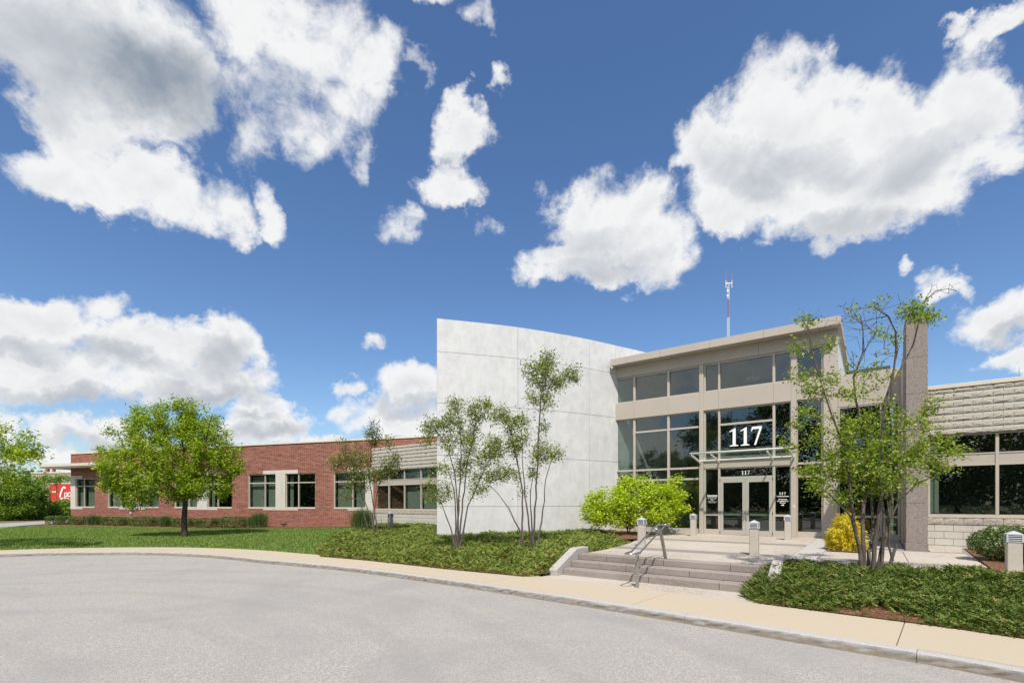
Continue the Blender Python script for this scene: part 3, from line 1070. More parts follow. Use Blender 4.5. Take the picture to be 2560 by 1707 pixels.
CS_ = cw_sample()
_ct = np.gradient(CS_, axis=0)
_ct /= np.hypot(_ct[:, 0], _ct[:, 1])[:, None]
CSN = np.stack([-_ct[:, 1], _ct[:, 0]], 1)            # points away from the drive


def curved_slab(x0, x1, z0, z1, d0, d1, z0b=None):
    xs = np.linspace(x0, x1, max(2, int((x1 - x0) / 0.35)))
    ys = np.interp(xs, CS_[:, 0], CS_[:, 1])
    nx, ny = np.interp(xs, CS_[:, 0], CSN[:, 0]), np.interp(xs, CS_[:, 0], CSN[:, 1])
    zb = np.linspace(z0, z0 if z0b is None else z0b, len(xs))
    vs, fs = [], []
    for x, y, a, b, zz_ in zip(xs, ys, nx, ny, zb):
        vs += [(x + a * d0, y + b * d0, zz_), (x + a * d1, y + b * d1, zz_), (x + a * d1, y + b * d1, z1), (x + a * d0, y + b * d0, z1)]
    for i in range(len(xs) - 1):
        for k2 in range(4):
            fs.append((i * 4 + k2, (i + 1) * 4 + k2, (i + 1) * 4 + (k2 + 1) % 4, i * 4 + (k2 + 1) % 4))
    fs += [(0, 1, 2, 3), tuple(len(vs) - 4 + i for i in (3, 2, 1, 0))]
    return MB().add(vs, fs)


curved = empty('curved_wall', (CW[0][0], CW[0][1], 0.3), 'tall curved free-standing wall of mottled white panels left of the entrance', 'wall')
obj('wall_core', curved_slab(-2.93, 9.1, 0.2, 9.03, 0.05, 0.32), MT['joint'], curved)
obj('plinth', curved_slab(-2.9, 4.7, 0.1, 0.44, 0.02, 0.049), MT['cheek'], curved)
VJ = [-2.961, 0.244, 3.441, 4.806, 6.5, 9.15]
ZJ = [0.36, 1.64, 3.68, 5.72, 7.76, 9.06]


def wz(x):
    return 0.34 + 0.24 * max(0.0, min(1.0, (x + 2.961) / 7.7))


for a, b in zip(VJ[:-1], VJ[1:]):
    for r, (c, d) in enumerate(zip(ZJ[:-1], ZJ[1:])):
        aa, bb = a, b
        if a > 4 and r < 4:
            if a < 5:
                continue
        if abs(a - 3.441) < 0.01 and r < 4:
            bb = 6.5
        z0, z0b = (wz(aa), wz(bb)) if r == 0 else (c + 0.007, c + 0.007)
        g0 = 0.0 if a == VJ[0] else 0.009
        obj('wall_panel', curved_slab(aa + g0 * 0.8, bb - 0.007, z0, d - (0.007 if r < 4 else 0), 0.0, 0.07, z0b), MT['white'], curved)

# ------------------------------------------------------------------ entrance pavilion
pav_ = empty('entrance_pavilion', E_FR(4.3, 0, 0.5), 'tall glazed entrance pavilion with beige metal panels and overhanging flat roof', 'building')
PV = pav_


def part(name, mat, parent, *boxes, fr=E_FR, bev=0.0, **kw):
    mb = MB()
    for b in boxes:
        mb.box(fr, *b)
    return obj(name, mb, mat, parent, bev=bev, **kw)


def pane(parent, fr, u0, u1, z0, z1, v=0.03, mat='glass', name='glass_pane'):
    return part(name, MT[mat], parent, (u0 - 0.012, u1 + 0.012, v, v + 0.012, z0 - 0.012, z1 + 0.012), fr=fr)


FL = 0.5
COLS = [(0.14, 0.96), (1.06, 2.51), (2.61, 3.87), (4.11, 4.60), (4.68, 6.58), (6.67, 7.16), (7.42, 8.17)]
# vertical mullions, floor to eaves
for a, b, v0, mt in ((0.04, 0.14, -0.06, 'beige2'), (0.96, 1.06, -0.05, 'beige2'), (2.51, 2.61, -0.05, 'beige2')):
    for z0, z1 in ((FL, 5.595), (6.365, 7.525)):
        part('mullion', MT[mt], PV, (a, b, v0, 0.10, z0, z1), bev=0.006)
for a, b in ((4.60, 4.68), (6.58, 6.67)):
    for z0, z1 in ((3.505, 5.595), (6.365, 7.525), (FL, 3.205)):
        part('mullion', MT['beige2'], PV, (a, b, -0.05, 0.10, z0, z1), bev=0.006)
for a, b in ((3.87, 4.04), (7.20, 7.39)):
    part('pier', MT['beige'], PV, (a, b, -0.115, 0.14, FL, 7.525), bev=0.008)
for a, b in ((4.043, 4.11), (7.16, 7.197)):
    for z0, z1 in ((FL, 3.205), (3.505, 5.595), (6.365, 7.525)):
        part('mullion', MT['beige2'], PV, (a, b, -0.04, 0.10, z0, z1), bev=0.005)
for a, b in ((7.393, 7.42), (8.17, 8.225)):
    for z0, z1 in ((FL, 5.595), (6.365, 7.525)):
        part('mullion', MT['beige2'], PV, (a, b, -0.05, 0.10, z0, z1), bev=0.005)
part('corner_panel', MT['beige'], PV, (8.228, 8.66, -0.115, 0.16, FL, 7.525), bev=0.008)
# spandrel and eaves panels between the piers
for a, b in ((0.04, 1.01), (1.014, 2.558), (2.562, 3.868), (4.042, 4.638), (4.642, 6.622), (6.626, 7.198), (7.392, 8.226)):
    part('spandrel_panel', MT['beige'], PV, (a, b, -0.11, 0.14, 5.60, 6.36), bev=0.005)
for a, b in ((0.04, 1.01), (1.014, 2.558), (2.562, 4.30), (4.304, 6.10), (6.104, 7.5), (7.504, 8.66)):
    part('eaves_panel', MT['beige'], PV, (a, b, -0.10, 0.14, 7.53, 8.015), bev=0.005)


def rails(c, zs, v0=-0.035, v1=0.09):
    for z0, z1 in zs:
        part('transom_rail', MT['beige2'], PV, (c[0] - 0.002, c[1] + 0.002, v0, v1, z0, z1), bev=0.004)


def panes(c, zs, **kw):
    for z0, z1 in zs:
        pane(PV, E_FR, c[0], c[1], z0, z1, **kw)


for i, c in enumerate(COLS):
    rails(c, ((6.362, 6.41), (7.46, 7.526)))                         # clerestory
    panes(c, ((6.41, 7.46),))
    if i in (0, 1, 2):
        rails(c, ((FL, 0.71), (2.75, 2.83), (3.21, 3.29), (5.555, 5.598)))
        panes(c, ((0.71, 2.75), (2.83, 3.21)))
        if i:
            rails(c, ((4.92, 5.0),))
            panes(c, ((3.29, 4.92), (5.0, 5.555)))
        else:
            panes(c, ((3.29, 5.555),))
    elif i in (3, 5):
        rails(c, ((FL, 0.71), (1.26, 1.34), (3.16, 3.204), (3.506, 3.55), (5.555, 5.598)))
        panes(c, ((0.71, 1.26), (1.34, 3.16), (3.55, 5.555)))
    elif i == 4:
        rails(c, ((2.745, 2.84), (3.16, 3.204), (3.506, 3.55), (4.92, 5.0), (5.555, 5.598)))
        panes(c, ((2.84, 3.16), (3.55, 4.92), (5.0, 5.555)))
    else:
        rails(c, ((FL, 0.71), (2.73, 2.81), (3.21, 3.29), (5.555, 5.598)))
        panes(c, ((0.71, 2.73), (2.81, 3.21), (3.29, 5.555)))
part('door_head_beam', MT['beige'], PV, (4.045, 7.195, -0.07, 0.14, 3.208, 3.503), bev=0.006)

# pair of doors
for side, (a, b) in enumerate(((4.684, 5.628), (5.632, 6.576))):
    d = obj('door', MB().ring(E_FR, a, b, -0.045, 0.02, 0.51, 2.742, 0.115, 0.18, 0.142), MT['doormetal'], PV, bev=0.004)
    pane(d, E_FR, a + 0.115, b - 0.115, 0.69, 2.60, v=-0.018)
    hx = b - 0.057 if side == 0 else a + 0.057
    mb = MB()
    mb.tube([E_FR(hx, -0.03, 1.42), E_FR(hx, -0.10, 1.42), E_FR(hx, -0.11, 1.38), E_FR(hx + (0.04 if side == 0 else -0.04), -0.11, 1.30), E_FR(hx, -0.11, 1.20), E_FR(hx, -0.10, 1.16), E_FR(hx, -0.03, 1.16)], 0.014, 8)
    obj('pull_handle', mb, MT['steel'], d, smooth=True)
    part('push_bar', MT['cast'], d, (a + 0.12, b - 0.12, 0.06, 0.10, 1.27, 1.36))
    for z in (0.55, 1.33, 2.66):
        hh = a - 0.008 if side == 0 else b + 0.008
        mb = MB().tube([E_FR(hh, -0.055, z), E_FR(hh, -0.055, z + 0.10)], 0.013, 8)
        obj('hinge', mb, MT['bronze'], d)
part('threshold', MT['steel'], PV, (4.684, 6.576, -0.04, 0.10, 0.502, 0.509))

# roof: flat overhanging slab with jointed fascia
part('soffit', MT['beige'], PV, (0.12, 8.74, -0.55, 6.9, 8.02, 8.07))
FJ = [0.10, 0.85, 2.40, 4.42, 6.35, 8.775]
for a, b in zip(FJ[:-1], FJ[1:]):
    part('fascia_panel', MT['beige'], PV, (a + 0.003, b - 0.003, -0.61, -0.555, 8.0, 8.30), bev=0.006)
part('fascia_panel', MT['beige'], PV, (8.745, 8.775, -0.554, 6.95, 8.0, 8.30), bev=0.006)
part('roof_slab', MT['roofgravel'], PV, (0.16, 8.74, -0.55, 6.9, 8.075, 8.27))
part('end_wall', MT['white'], PV, (8.50, 8.645, 0.165, 6.9, 6.2, 8.01))
# lobby behind the glass
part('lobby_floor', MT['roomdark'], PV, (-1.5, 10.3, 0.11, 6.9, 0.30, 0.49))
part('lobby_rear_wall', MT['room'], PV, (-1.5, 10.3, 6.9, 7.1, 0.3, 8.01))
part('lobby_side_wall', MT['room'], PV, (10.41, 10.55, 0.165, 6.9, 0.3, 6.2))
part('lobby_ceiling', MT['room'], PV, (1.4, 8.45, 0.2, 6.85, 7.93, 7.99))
for u, v in ((5.6, 1.6), (3.2, 3.2), (6.6, 4.6)):
    mb = MB()
    mb.tube([E_FR(u, v, 7.0), E_FR(u, v, 7.05), E_FR(u, v, 7.10)], [0.28, 0.30, 0.10], 20)
    mb.tube([E_FR(u, v, 7.09), E_FR(u, v, 7.94)], 0.008, 6)
    obj('pendant_lamp', mb, MT['whitemetal'], PV, smooth=False)

# low link between the pavilion and the stone wing
part('link_panel', MT['beige'], PV, (8.663, 9.40, -0.05, 0.14, 5.2, 6.33), bev=0.005)
part('link_panel', MT['beige'], PV, (9.404, 10.40, -0.05, 0.14, 5.2, 6.33), bev=0.005)
part('link_roof', MT['roofgravel'], PV, (8.66, 10.40, 0.145, 6.9, 6.2, 6.30))
part('link_side_panel', MT['beige'], PV, (10.405, 10.46, -2.02, 0.13, 0.5, 6.33), bev=0.005)
for a, b in ((8.663, 8.72), (9.86, 9.94), (10.34, 10.40)):
    part('mullion', MT['beige2'], PV, (a, b, -0.04, 0.10, FL, 5.195), bev=0.005)
for a, b in ((8.72, 9.86), (9.94, 10.34)):
    rails((a, b), ((FL, 0.71), (1.26, 1.34), (3.21, 3.29), (5.15, 5.196)))
    panes((a, b), ((0.71, 1.26), (1.34, 3.21), (3.29, 5.15)))

# glass canopy over the doors
cano = empty('glass_canopy', E_FR(5.6, -0.1, 3.5), 'slim glass canopy on four white steel arms above the entrance doors', 'canopy')
ARMS = [3.93, 4.66, 6.60, 7.30]
for u in ARMS:
    mb = MB()
    mb.bar(E_FR(u, -0.12, 3.45), E_FR(u, -1.36, 3.66), 0.045, 0.085)
    obj('arm', mb, MT['whitemetal'], cano, bev=0.008)
mb = MB().tube([E_FR(3.86, -1.36, 3.725), E_FR(7.37, -1.36, 3.725)], 0.034, 12)
obj('front_tube', mb, MT['whitemetal'], cano, smooth=True)
mb = MB().bar(E_FR(3.90, -0.11, 3.535), E_FR(7.34, -0.11, 3.535), 0.05, 0.06)
obj('rear_bar', mb, MT['whitemetal'], cano)
for a, b in ((3.86, 4.655), (4.665, 6.595), (6.605, 7.37)):
    mb = MB()
    q = [(-0.13, 3.575), (-1.50, 3.795)]
    mb.slab([E_FR(a, v, z) for v, z in (q[0], q[1], (q[1][0], q[1][1] + 0.014), (q[0][0], q[0][1] + 0.014))], [E_FR(b, v, z) for v, z in (q[0], q[1], (q[1][0], q[1][1] + 0.014), (q[0][0], q[0][1] + 0.014))])
    obj('canopy_glass', mb, MT['clear'], cano)
for u in ARMS:
    mb = MB().tube([E_FR(u, -1.30, 3.70), E_FR(u, -1.30, 3.80)], 0.018, 8)
    obj('glass_bolt', mb, MT['steel'], cano)

# numerals and notices on the glass ----------------------------------------------
GL1 = [[(0.10, 0.0), (0.90, 0.0), (0.90, 0.045), (0.66, 0.085), (0.66, 1.0), (0.56, 1.0), (0.06, 0.84), (0.06, 0.79), (0.38, 0.86), (0.38, 0.085), (0.10, 0.045)]]
GL7 = [[(0.28, 0.0), (0.46, 0.0), (0.98, 0.93), (0.98, 1.0), (0.10, 1.0), (0.02, 0.76), (0.08, 0.76), (0.18, 0.86), (0.76, 0.86)]]


def glyphs(txt, fr, u0, z0, h, w, adv, v):
    mb = MB()
    u = u0
    for ch in txt:
        for poly in (GL1 if ch == '1' else GL7):
            a = [fr(u + x * w, v, z0 + y * h) for x, y in poly]
            b = [fr(u + x * w, v - 0.004, z0 + y * h) for x, y in poly]
            mb.slab(a, b)
        u += adv
    return mb


obj('numeral_117', glyphs('117', E_FR, 4.99, 4.06, 0.72, 0.40, 0.41, 0.026), MT['signwhite'], PV)
obj('numeral_117', glyphs('117', E_FR, 5.46, 2.905, 0.165, 0.10, 0.105, 0.026), MT['signwhite'], PV)
obj('numeral_117', glyphs('117', E_FR, 6.785, 2.10, 0.085, 0.075, 0.08, 0.026), MT['signwhite'], PV)


def text_mesh(txt, size, fr, uc, z, v, mat, parent, name, shear=0.0, bold=0.0):
    cu = bpy.data.curves.new('lettering', 'FONT')
    cu.body = txt
    cu.size = size
    cu.align_x = 'CENTER'
    cu.shear = shear
    cu.offset = bold
    cu.resolution_u = 3
    tmp = bpy.data.objects.new('lettering', cu)
    COL.objects.link(tmp)
    dg = bpy.context.evaluated_depsgraph_get()
    me = tmp.evaluated_get(dg).to_mesh()
    mb = MB()
    vs = [fr(uc + q.co.x, v, z + q.co.y) for q in me.vertices]
    fs = [tuple(p.vertices) for p in me.polygons]
    mb.add(vs, fs)
    tmp.evaluated_get(dg).to_mesh_clear()
    bpy.data.objects.remove(tmp)
    bpy.data.curves.remove(cu)
    return obj(name, mb, mat, parent)


for txt, z, s in (('Kendrick Street', 2.015, 0.068), ('All Deliveries', 1.90, 0.055), ('to Loading Dock', 1.835, 0.055), ('Entrance', 1.77, 0.055)):
    text_mesh(txt, s, E_FR, 6.915, z, 0.022, MT['signwhite'], PV, 'notice_line', bold=0.002)
mb = MB()
arrow = [(6.86, 1.685), (6.92, 1.685), (6.92, 1.665), (6.97, 1.70), (6.92, 1.735), (6.92, 1.715), (6.86, 1.715)]
mb.slab([E_FR(u, 0.026, z) for u, z in arrow], [E_FR(u, 0.022, z) for u, z in arrow])
obj('notice_arrow', mb, MT['signwhite'], PV)
part('notice_heading', MT['signwhite'], PV, (4.16, 4.56, 0.022, 0.026, 2.06, 2.10))
rn = random.Random(4)
for z, w, h in ((2.005, 0.36, 0.022), (1.95, 0.34, 0.022), (1.895, 0.16, 0.022), (1.83, 0.35, 0.018), (1.785, 0.26, 0.018)):    # lines too small to read
    mb, u = MB(), 4.36 - w / 2
    while u < 4.36 + w / 2 - 0.01:
        l = rn.uniform(0.012, 0.022)
        mb.box(E_FR, u, u + l * 0.75, 0.022, 0.025, z + rn.choice((0, 0.0, 0.006)), z + h)
        u += l * (2.0 if rn.random() < 0.2 else 1.0)
    obj('notice_line', mb, MT['signwhite'], PV)
part('intercom_box', MT['plastic'], PV, (7.265, 7.345, -0.12, -0.082, 1.60, 1.72), bev=0.006)

# ------------------------------------------------------------------ stone wing (two bays of one plane, on both sides of the entrance)
SV = -2.05


def wall_rects(u0, u1, z0, z1, holes):
    """cover a rectangle with boxes, leaving the holes open"""
    us = sorted({u0, u1, *[h[0] for h in holes], *[h[1] for h in holes]})
    us = [u for u in us if u0 <= u <= u1]
    out = []
    for a, b in zip(us[:-1], us[1:]):
        zs, cur = sorted([(h[2], h[3]) for h in holes if h[0] < (a + b) / 2 < h[1]]), z0
        for h0, h1 in zs:
            if h0 > cur:
                out.append((a, b, cur, h0))
            cur = max(cur, h1)
        if cur < z1:
            out.append((a, b, cur, z1))
    return out


def blocks(parent, fr, u0, u1, courses, holes, v, rng, off0=0.0):
    """one object for every block; (z0, z1, length, rough?)"""
    for ci, (z0, z1, L, rgh) in enumerate(courses):
        off = off0 + (ci % 2) * L / 2
        k = math.floor((u0 - off) / L)
        u = off + k * L
        while u < u1:
            a, b = max(u, u0) + 0.004, min(u + L, u1) - 0.004
            u += L
            if b - a < 0.05:
                continue
            cut = [(a, b)]
            for h in holes:
                if h[2] < (z0 + z1) / 2 < h[3]:
                    nc = []
                    for p, q in cut:
                        if q <= h[0] or p >= h[1]:
                            nc.append((p, q))
                        else:
                            if p < h[0] - 0.03:
                                nc.append((p, h[0]))
                            if q > h[1] + 0.03:
                                nc.append((h[1], q))
                    cut = nc
            for p, q in cut:
                if q - p < 0.05:
                    continue
                mb = MB()
                if rgh:
                    # split face: a small grid pushed out unevenly
                    nx, nz = max(2, int((q - p) / 0.07)), 3
                    vs, fs = [], []
                    for i in range(nx + 1):
                        for j in range(nz + 1):
                            edge = i in (0, nx) or j in (0, nz)
                            dv = 0.0 if edge else rng.uniform(0.004, 0.022)
                            if j == nz and not i in (0, nx):
                                dv = rng.uniform(0.0, 0.01)
                            vs.append(fr(p + (q - p) * i / nx, v - 0.018 - dv, z0 + 0.004 + (z1 - z0 - 0.008) * j / nz))
                    for i in range(nx):
                        for j in range(nz):
                            a_ = i * (nz + 1) + j
                            fs.append((a_, a_ + nz + 1, a_ + nz + 2, a_ + 1))
                    nb = len(vs)
                    vs += [fr(p, v + 0.05, z0 + 0.004), fr(q, v + 0.05, z0 + 0.004), fr(q, v + 0.05, z1 - 0.004), fr(p, v + 0.05, z1 - 0.004)]
                    c00, c10, c11, c01 = 0, nx * (nz + 1), nx * (nz + 1) + nz, nz
                    bot = [i * (nz + 1) for i in range(nx + 1)]
                    top = [i * (nz + 1) + nz for i in range(nx + 1)]
                    fs += [tuple([nb, nb + 1] + bot[::-1]), tuple([nb + 2, nb + 3] + top), tuple([nb + 3, nb] + list(range(0, nz + 1))), tuple([nb + 1, nb + 2] + list(range(c11, c10 - 1, -1)))]
                    mb.add(vs, fs)
                    obj('split_face_block', mb, MT['rough'], parent)
                else:
                    mb.box(fr, p, q, v - 0.004, v + 0.05, z0 + 0.004, z1 - 0.004)
                    obj('smooth_block', mb, MT['smoothb'], parent)


def courses_top(z0, z1):
    out, z, k = [], z1, 0
    while z > z0 + 0.02:
        h = 0.113 if k % 2 == 0 else 0.094
        out.append((max(z - h, z0), z, 0.41, k % 2 == 0))
        z -= h
        k += 1
    return out


COURSE_LOW = [(1.15, 1.365, 0.41, True), (0.95, 1.145, 0.41, False), (0.745, 0.945, 0.41, False), (0.545, 0.74, 0.41, False), (0.34, 0.54, 0.41, False), (0.14, 0.335, 0.41, False)]


def ribbon_window(parent, u0, u1, mulls, ztop, blind_spans, rng):
    """glazing strip: lights above and below a solid panel, with mullions"""
    v = SV + 0.12
    fw = 0.035
    us = [u0] + list(mulls) + [u1]
    w = obj('window', MB().ring(E_FR, u0, u1, v - 0.05, v + 0.07, 1.37, ztop, 0.05, 0.08, 0.05), MT['beige2'], parent)
    for m in us[1:-1]:
        a, b = m - fw, m + fw
        part('mullion', MT['beige2'], w, (a, b, v - 0.056, v + 0.07, 1.452, ztop - 0.052))
    for a, b in zip(us[:-1], us[1:]):
        a2, b2 = a + (0.05 if a == u0 else fw), b - (0.05 if b == u1 else fw)
        part('infill_panel', MT['beige'], w, (a2, b2, v - 0.035, v + 0.06, 2.86, 3.18))
        for z0, z1 in ((2.84, 2.875), (3.165, 3.20)):
            part('rail', MT['beige2'], w, (a2, b2, v - 0.05, v + 0.065, z0, z1))
        pane(w, E_FR, a2, b2, 1.45, 2.84, v=v)
        pane(w, E_FR, a2, b2, 3.20, ztop - 0.05, v=v)
    for a, b, z0, z1 in blind_spans:
        blind(w, E_FR, a, b, v + 0.16, z0, z1)
    return w


def blind(parent, fr, u0, u1, v, z0, z1):
    """vertical slat blind: one zig-zag of slats"""
    n = max(2, int((u1 - u0) / 0.09))
    vs, fs = [], []
    for i in range(n):
        a, b = u0 + (u1 - u0) * i / n, u0 + (u1 - u0) * (i + 0.92) / n
        k2 = len(vs)
        vs += [fr(a, v, z0), fr(b, v + 0.03, z0), fr(b, v + 0.03, z1), fr(a, v, z1)]
        fs.append((k2, k2 + 1, k2 + 2, k2 + 3))
    obj('vertical_blind', MB().add(vs, fs), MT['blind'], parent)


rs = random.Random(21)
# right-hand bay
stone_r = empty('stone_wing', E_FR(12.6, SV, 0.5), 'low stone-block wing with dark ribbon windows at the right edge', 'building')
HR = [(10.97, 16.5, 1.37, 3.77)]
mb = MB()
for a, b, z0, z1 in wall_rects(10.9, 16.5, 0.2, 5.09, HR):
    mb.box(E_FR, a, b, SV + 0.012, SV + 0.30, z0, z1)
obj('wall', mb, MT['stonejoint'], stone_r)
blocks(stone_r, E_FR, 10.9, 16.45, courses_top(3.77, 5.085), HR, SV, rs, 0.055)
blocks(stone_r, E_FR, 10.9, 16.45, COURSE_LOW, HR, SV, rs, 0.26)
part('coping', MT['coping'], stone_r, (10.9, 16.5, SV - 0.05, SV + 0.35, 5.095, 5.21), bev=0.008)
part('window_head', MT['beige2'], stone_r, (10.97, 16.5, SV - 0.02, SV + 0.08, 3.77, 3.80))
part('window_sill', MT['beige2'], stone_r, (10.97, 16.5, SV - 0.035, SV + 0.10, 1.352, 1.372))
ribbon_window(stone_r, 10.98, 15.3, [12.45, 13.88], 3.765, [(11.03, 11.25, 1.47, 3.70)], rs)
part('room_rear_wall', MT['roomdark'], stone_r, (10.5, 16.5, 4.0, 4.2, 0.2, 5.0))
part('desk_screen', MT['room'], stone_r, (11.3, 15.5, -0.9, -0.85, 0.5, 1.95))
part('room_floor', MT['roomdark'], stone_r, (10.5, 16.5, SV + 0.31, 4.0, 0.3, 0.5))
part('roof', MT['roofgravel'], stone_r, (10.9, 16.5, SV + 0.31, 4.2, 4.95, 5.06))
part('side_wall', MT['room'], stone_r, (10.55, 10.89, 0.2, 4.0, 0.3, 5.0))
mb = MB().tube([E_FR(13.0, SV + 0.8, 5.05), E_FR(13.0, SV + 0.8, 5.62)], [0.012, 0.006], 6)
obj('lightning_rod', mb, MT['steel'], stone_r)

# granite fin at the corner
fin = empty('granite_pillar', E_FR(10.62, -3.0, 0.45), 'tall speckled pinkish granite pillar at the corner of the stone wing', 'pillar')
for z0, z1 in ((0.42, 0.68), (0.684, 1.76), (1.764, 3.25), (3.254, 4.76), (4.764, 5.75), (5.754, 6.97)):
    part('granite_block', MT['granite'], fin, (10.40 - (0.012 if z0 < .5 else 0), 10.86 + (0.012 if z0 < .5 else 0), -3.68 - (0.012 if z0 < .5 else 0), SV - 0.03 + 0.0, z0, z1), bev=0.006)

# left-hand bay
stone_l = empty('stone_wing', E_FR(-12, SV, 0.4), 'low stone-block bay with ribbon windows between the brick wing and the white wall', 'building')
HL = [(-15.09, -8.9, 1.37, 3.77)]
mb = MB()
for a, b, z0, z1 in wall_rects(-15.36, -7.5, 0.1, 5.09, HL):
    mb.box(E_FR, a, b, SV + 0.012, SV + 0.30, z0, z1)
obj('wall', mb, MT['stonejoint'], stone_l)
blocks(stone_l, E_FR, -15.36, -8.6, courses_top(3.77, 5.12), HL, SV, rs, 0.1)
blocks(stone_l, E_FR, -15.36, -8.6, COURSE_LOW, HL, SV, rs, 0.2)
part('coping', MT['coping'], stone_l, (-15.36, -7.5, SV - 0.01, SV + 0.5, 5.122, 5.15))
part('window_head', MT['beige2'], stone_l, (-15.09, -8.9, SV - 0.02, SV + 0.08, 3.77, 3.80))
part('window_sill', MT['beige2'], stone_l, (-15.09, -8.9, SV - 0.035, SV + 0.10, 1.352, 1.372))
ribbon_window(stone_l, -15.08, -9.44, [-13.72, -12.32, -10.91], 3.765, [(-12.28, -10.95, 1.47, 3.7), (-10.87, -9.5, 1.47, 3.7), (-12.6, -12.38, 1.47, 2.8)], rs)
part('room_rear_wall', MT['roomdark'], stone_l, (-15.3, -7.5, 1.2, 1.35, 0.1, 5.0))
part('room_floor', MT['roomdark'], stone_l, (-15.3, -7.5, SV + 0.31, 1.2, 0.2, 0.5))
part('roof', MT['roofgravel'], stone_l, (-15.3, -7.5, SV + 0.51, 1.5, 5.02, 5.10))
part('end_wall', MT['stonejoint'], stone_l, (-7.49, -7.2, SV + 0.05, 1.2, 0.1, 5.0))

# ------------------------------------------------------------------ brick wing
brick_w = empty('brick_wing', B_FR(14, 0, 0.2), 'long low red brick wing with pale stone window surrounds behind the lawn', 'building')
WZ0, WZ1 = 1.45, 3.73
WINS = [(0.59, 2.84, 0.94), (4.35, 6.66, 1.40), (7.59, 9.85, 0.98), (11.44, 13.67, 1.38), (14.62, 16.92, 0.95), (18.37, 20.73, 1.41), (21.54, 23.96, 1.04), (25.39, 27.77, 1.41)]
PIERS = [(0.0, 0.59, 0.0, 1.42), (6.66, 7.59, 5.63, 8.50), (13.67, 14.62, 12.65, 15.6), (20.73, 21.54, 19.67, 22.58), (27.77, 28.35, 26.45, 28.35)]
S_END = 36.5
holes = [(a, b, WZ0, WZ1) for a, b, _ in WINS]
stone_holes = [(a, b, WZ0, WZ1 + 0.001) for a, b, _, _ in PIERS] + [(c, d, WZ1, 3.95) for _, _, c, d in PIERS] + [(c, d, 1.31, WZ0) for _, _, c, d in PIERS]
mb = MB()
for a, b, z0, z1 in wall_rects(0.0, S_END, 0.0, 5.69, holes):
    mb.box(B_FR, a, b, 0.0, 0.30, z0, z1)
wallb = obj('wall', mb, MT['mortar'], brick_w)
# bricks: real pieces standing proud of the mortar bed
BL, BH, BJ = 0.305, 0.0813, 0.017
bm_ = MB().box(WORLD_FR, 0, 1, -0.008, 0.02, 0, BH - BJ)
rb = np.random.default_rng(8)
cand = []
allh = holes + stone_holes
nc = int((5.69 - 0.1) / BH)
for c in range(nc):
    z0 = 5.69 - (c + 1) * BH + BJ / 2
    zm = z0 + BH / 2
    iv = [(0.0, S_END - 2)]
    for h in allh:
        if h[2] - 0.02 < zm < h[3] + 0.02:
            nv = []
            for p, q in iv:
                if q <= h[0] or p >= h[1]:
                    nv.append((p, q))
                else:
                    if p < h[0]:
                        nv.append((p, h[0]))
                    if q > h[1]:
                        nv.append((h[1], q))
            iv = nv
    off = (c % 2) * BL / 2
    for p, q in iv:
        k = math.floor((p - off) / BL)
        while True:
            a, b = max(p, off + k * BL), min(q, off + (k + 1) * BL)
            k += 1
            if a >= q:
                break
            if b - a > 0.05:
                cand.append((a + BJ / 2, b - BJ / 2, z0))
# the largest in view stand as pieces of their own, nearest the camera first, clear of the stone bay
order = sorted(range(len(cand)), key=lambda i: (0 if (28.0 > cand[i][1] and cand[i][2] > 0.9) else 1, -cand[i][0]))
single = set(order[:300])
bmesh_ = None
vs, fs = [], []
for i, (a, b, z0) in enumerate(cand):
    dv = float(rb.uniform(-0.003, 0.003))
    if i in single:
        if bmesh_ is None:
            o = obj('brick', bm_, MT['brick'], None, origin=(0, 0, 0))
            bmesh_ = o.data
        else:
            o = bpy.data.objects.new('brick', bmesh_)
            COL.objects.link(o)
        o.parent = wallb
        w = Vector(B_FR(a, dv, z0)) - brick_w.location
        o.location = w
        o.rotation_euler = (0, 0, B_FR.ang)
        o.scale = (b - a, 1, 1)
    else:
        n = len(vs)
        vs += [B_FR(u, v, z) for z in (z0, z0 + BH - BJ) for u, v in ((a, -0.008 + dv), (b, -0.008 + dv), (b, 0.02), (a, 0.02))]
        fs += [(n, n + 1, n + 5, n + 4), (n + 4, n + 5, n + 6, n + 7), (n + 3, n + 2, n + 1, n), (n + 1, n + 2, n + 6, n + 5), (n + 3, n, n + 4, n + 7)]
fast('brick_field', np.array(vs), np.array(fs), MT['brick'], parent=wallb, kind='stuff')

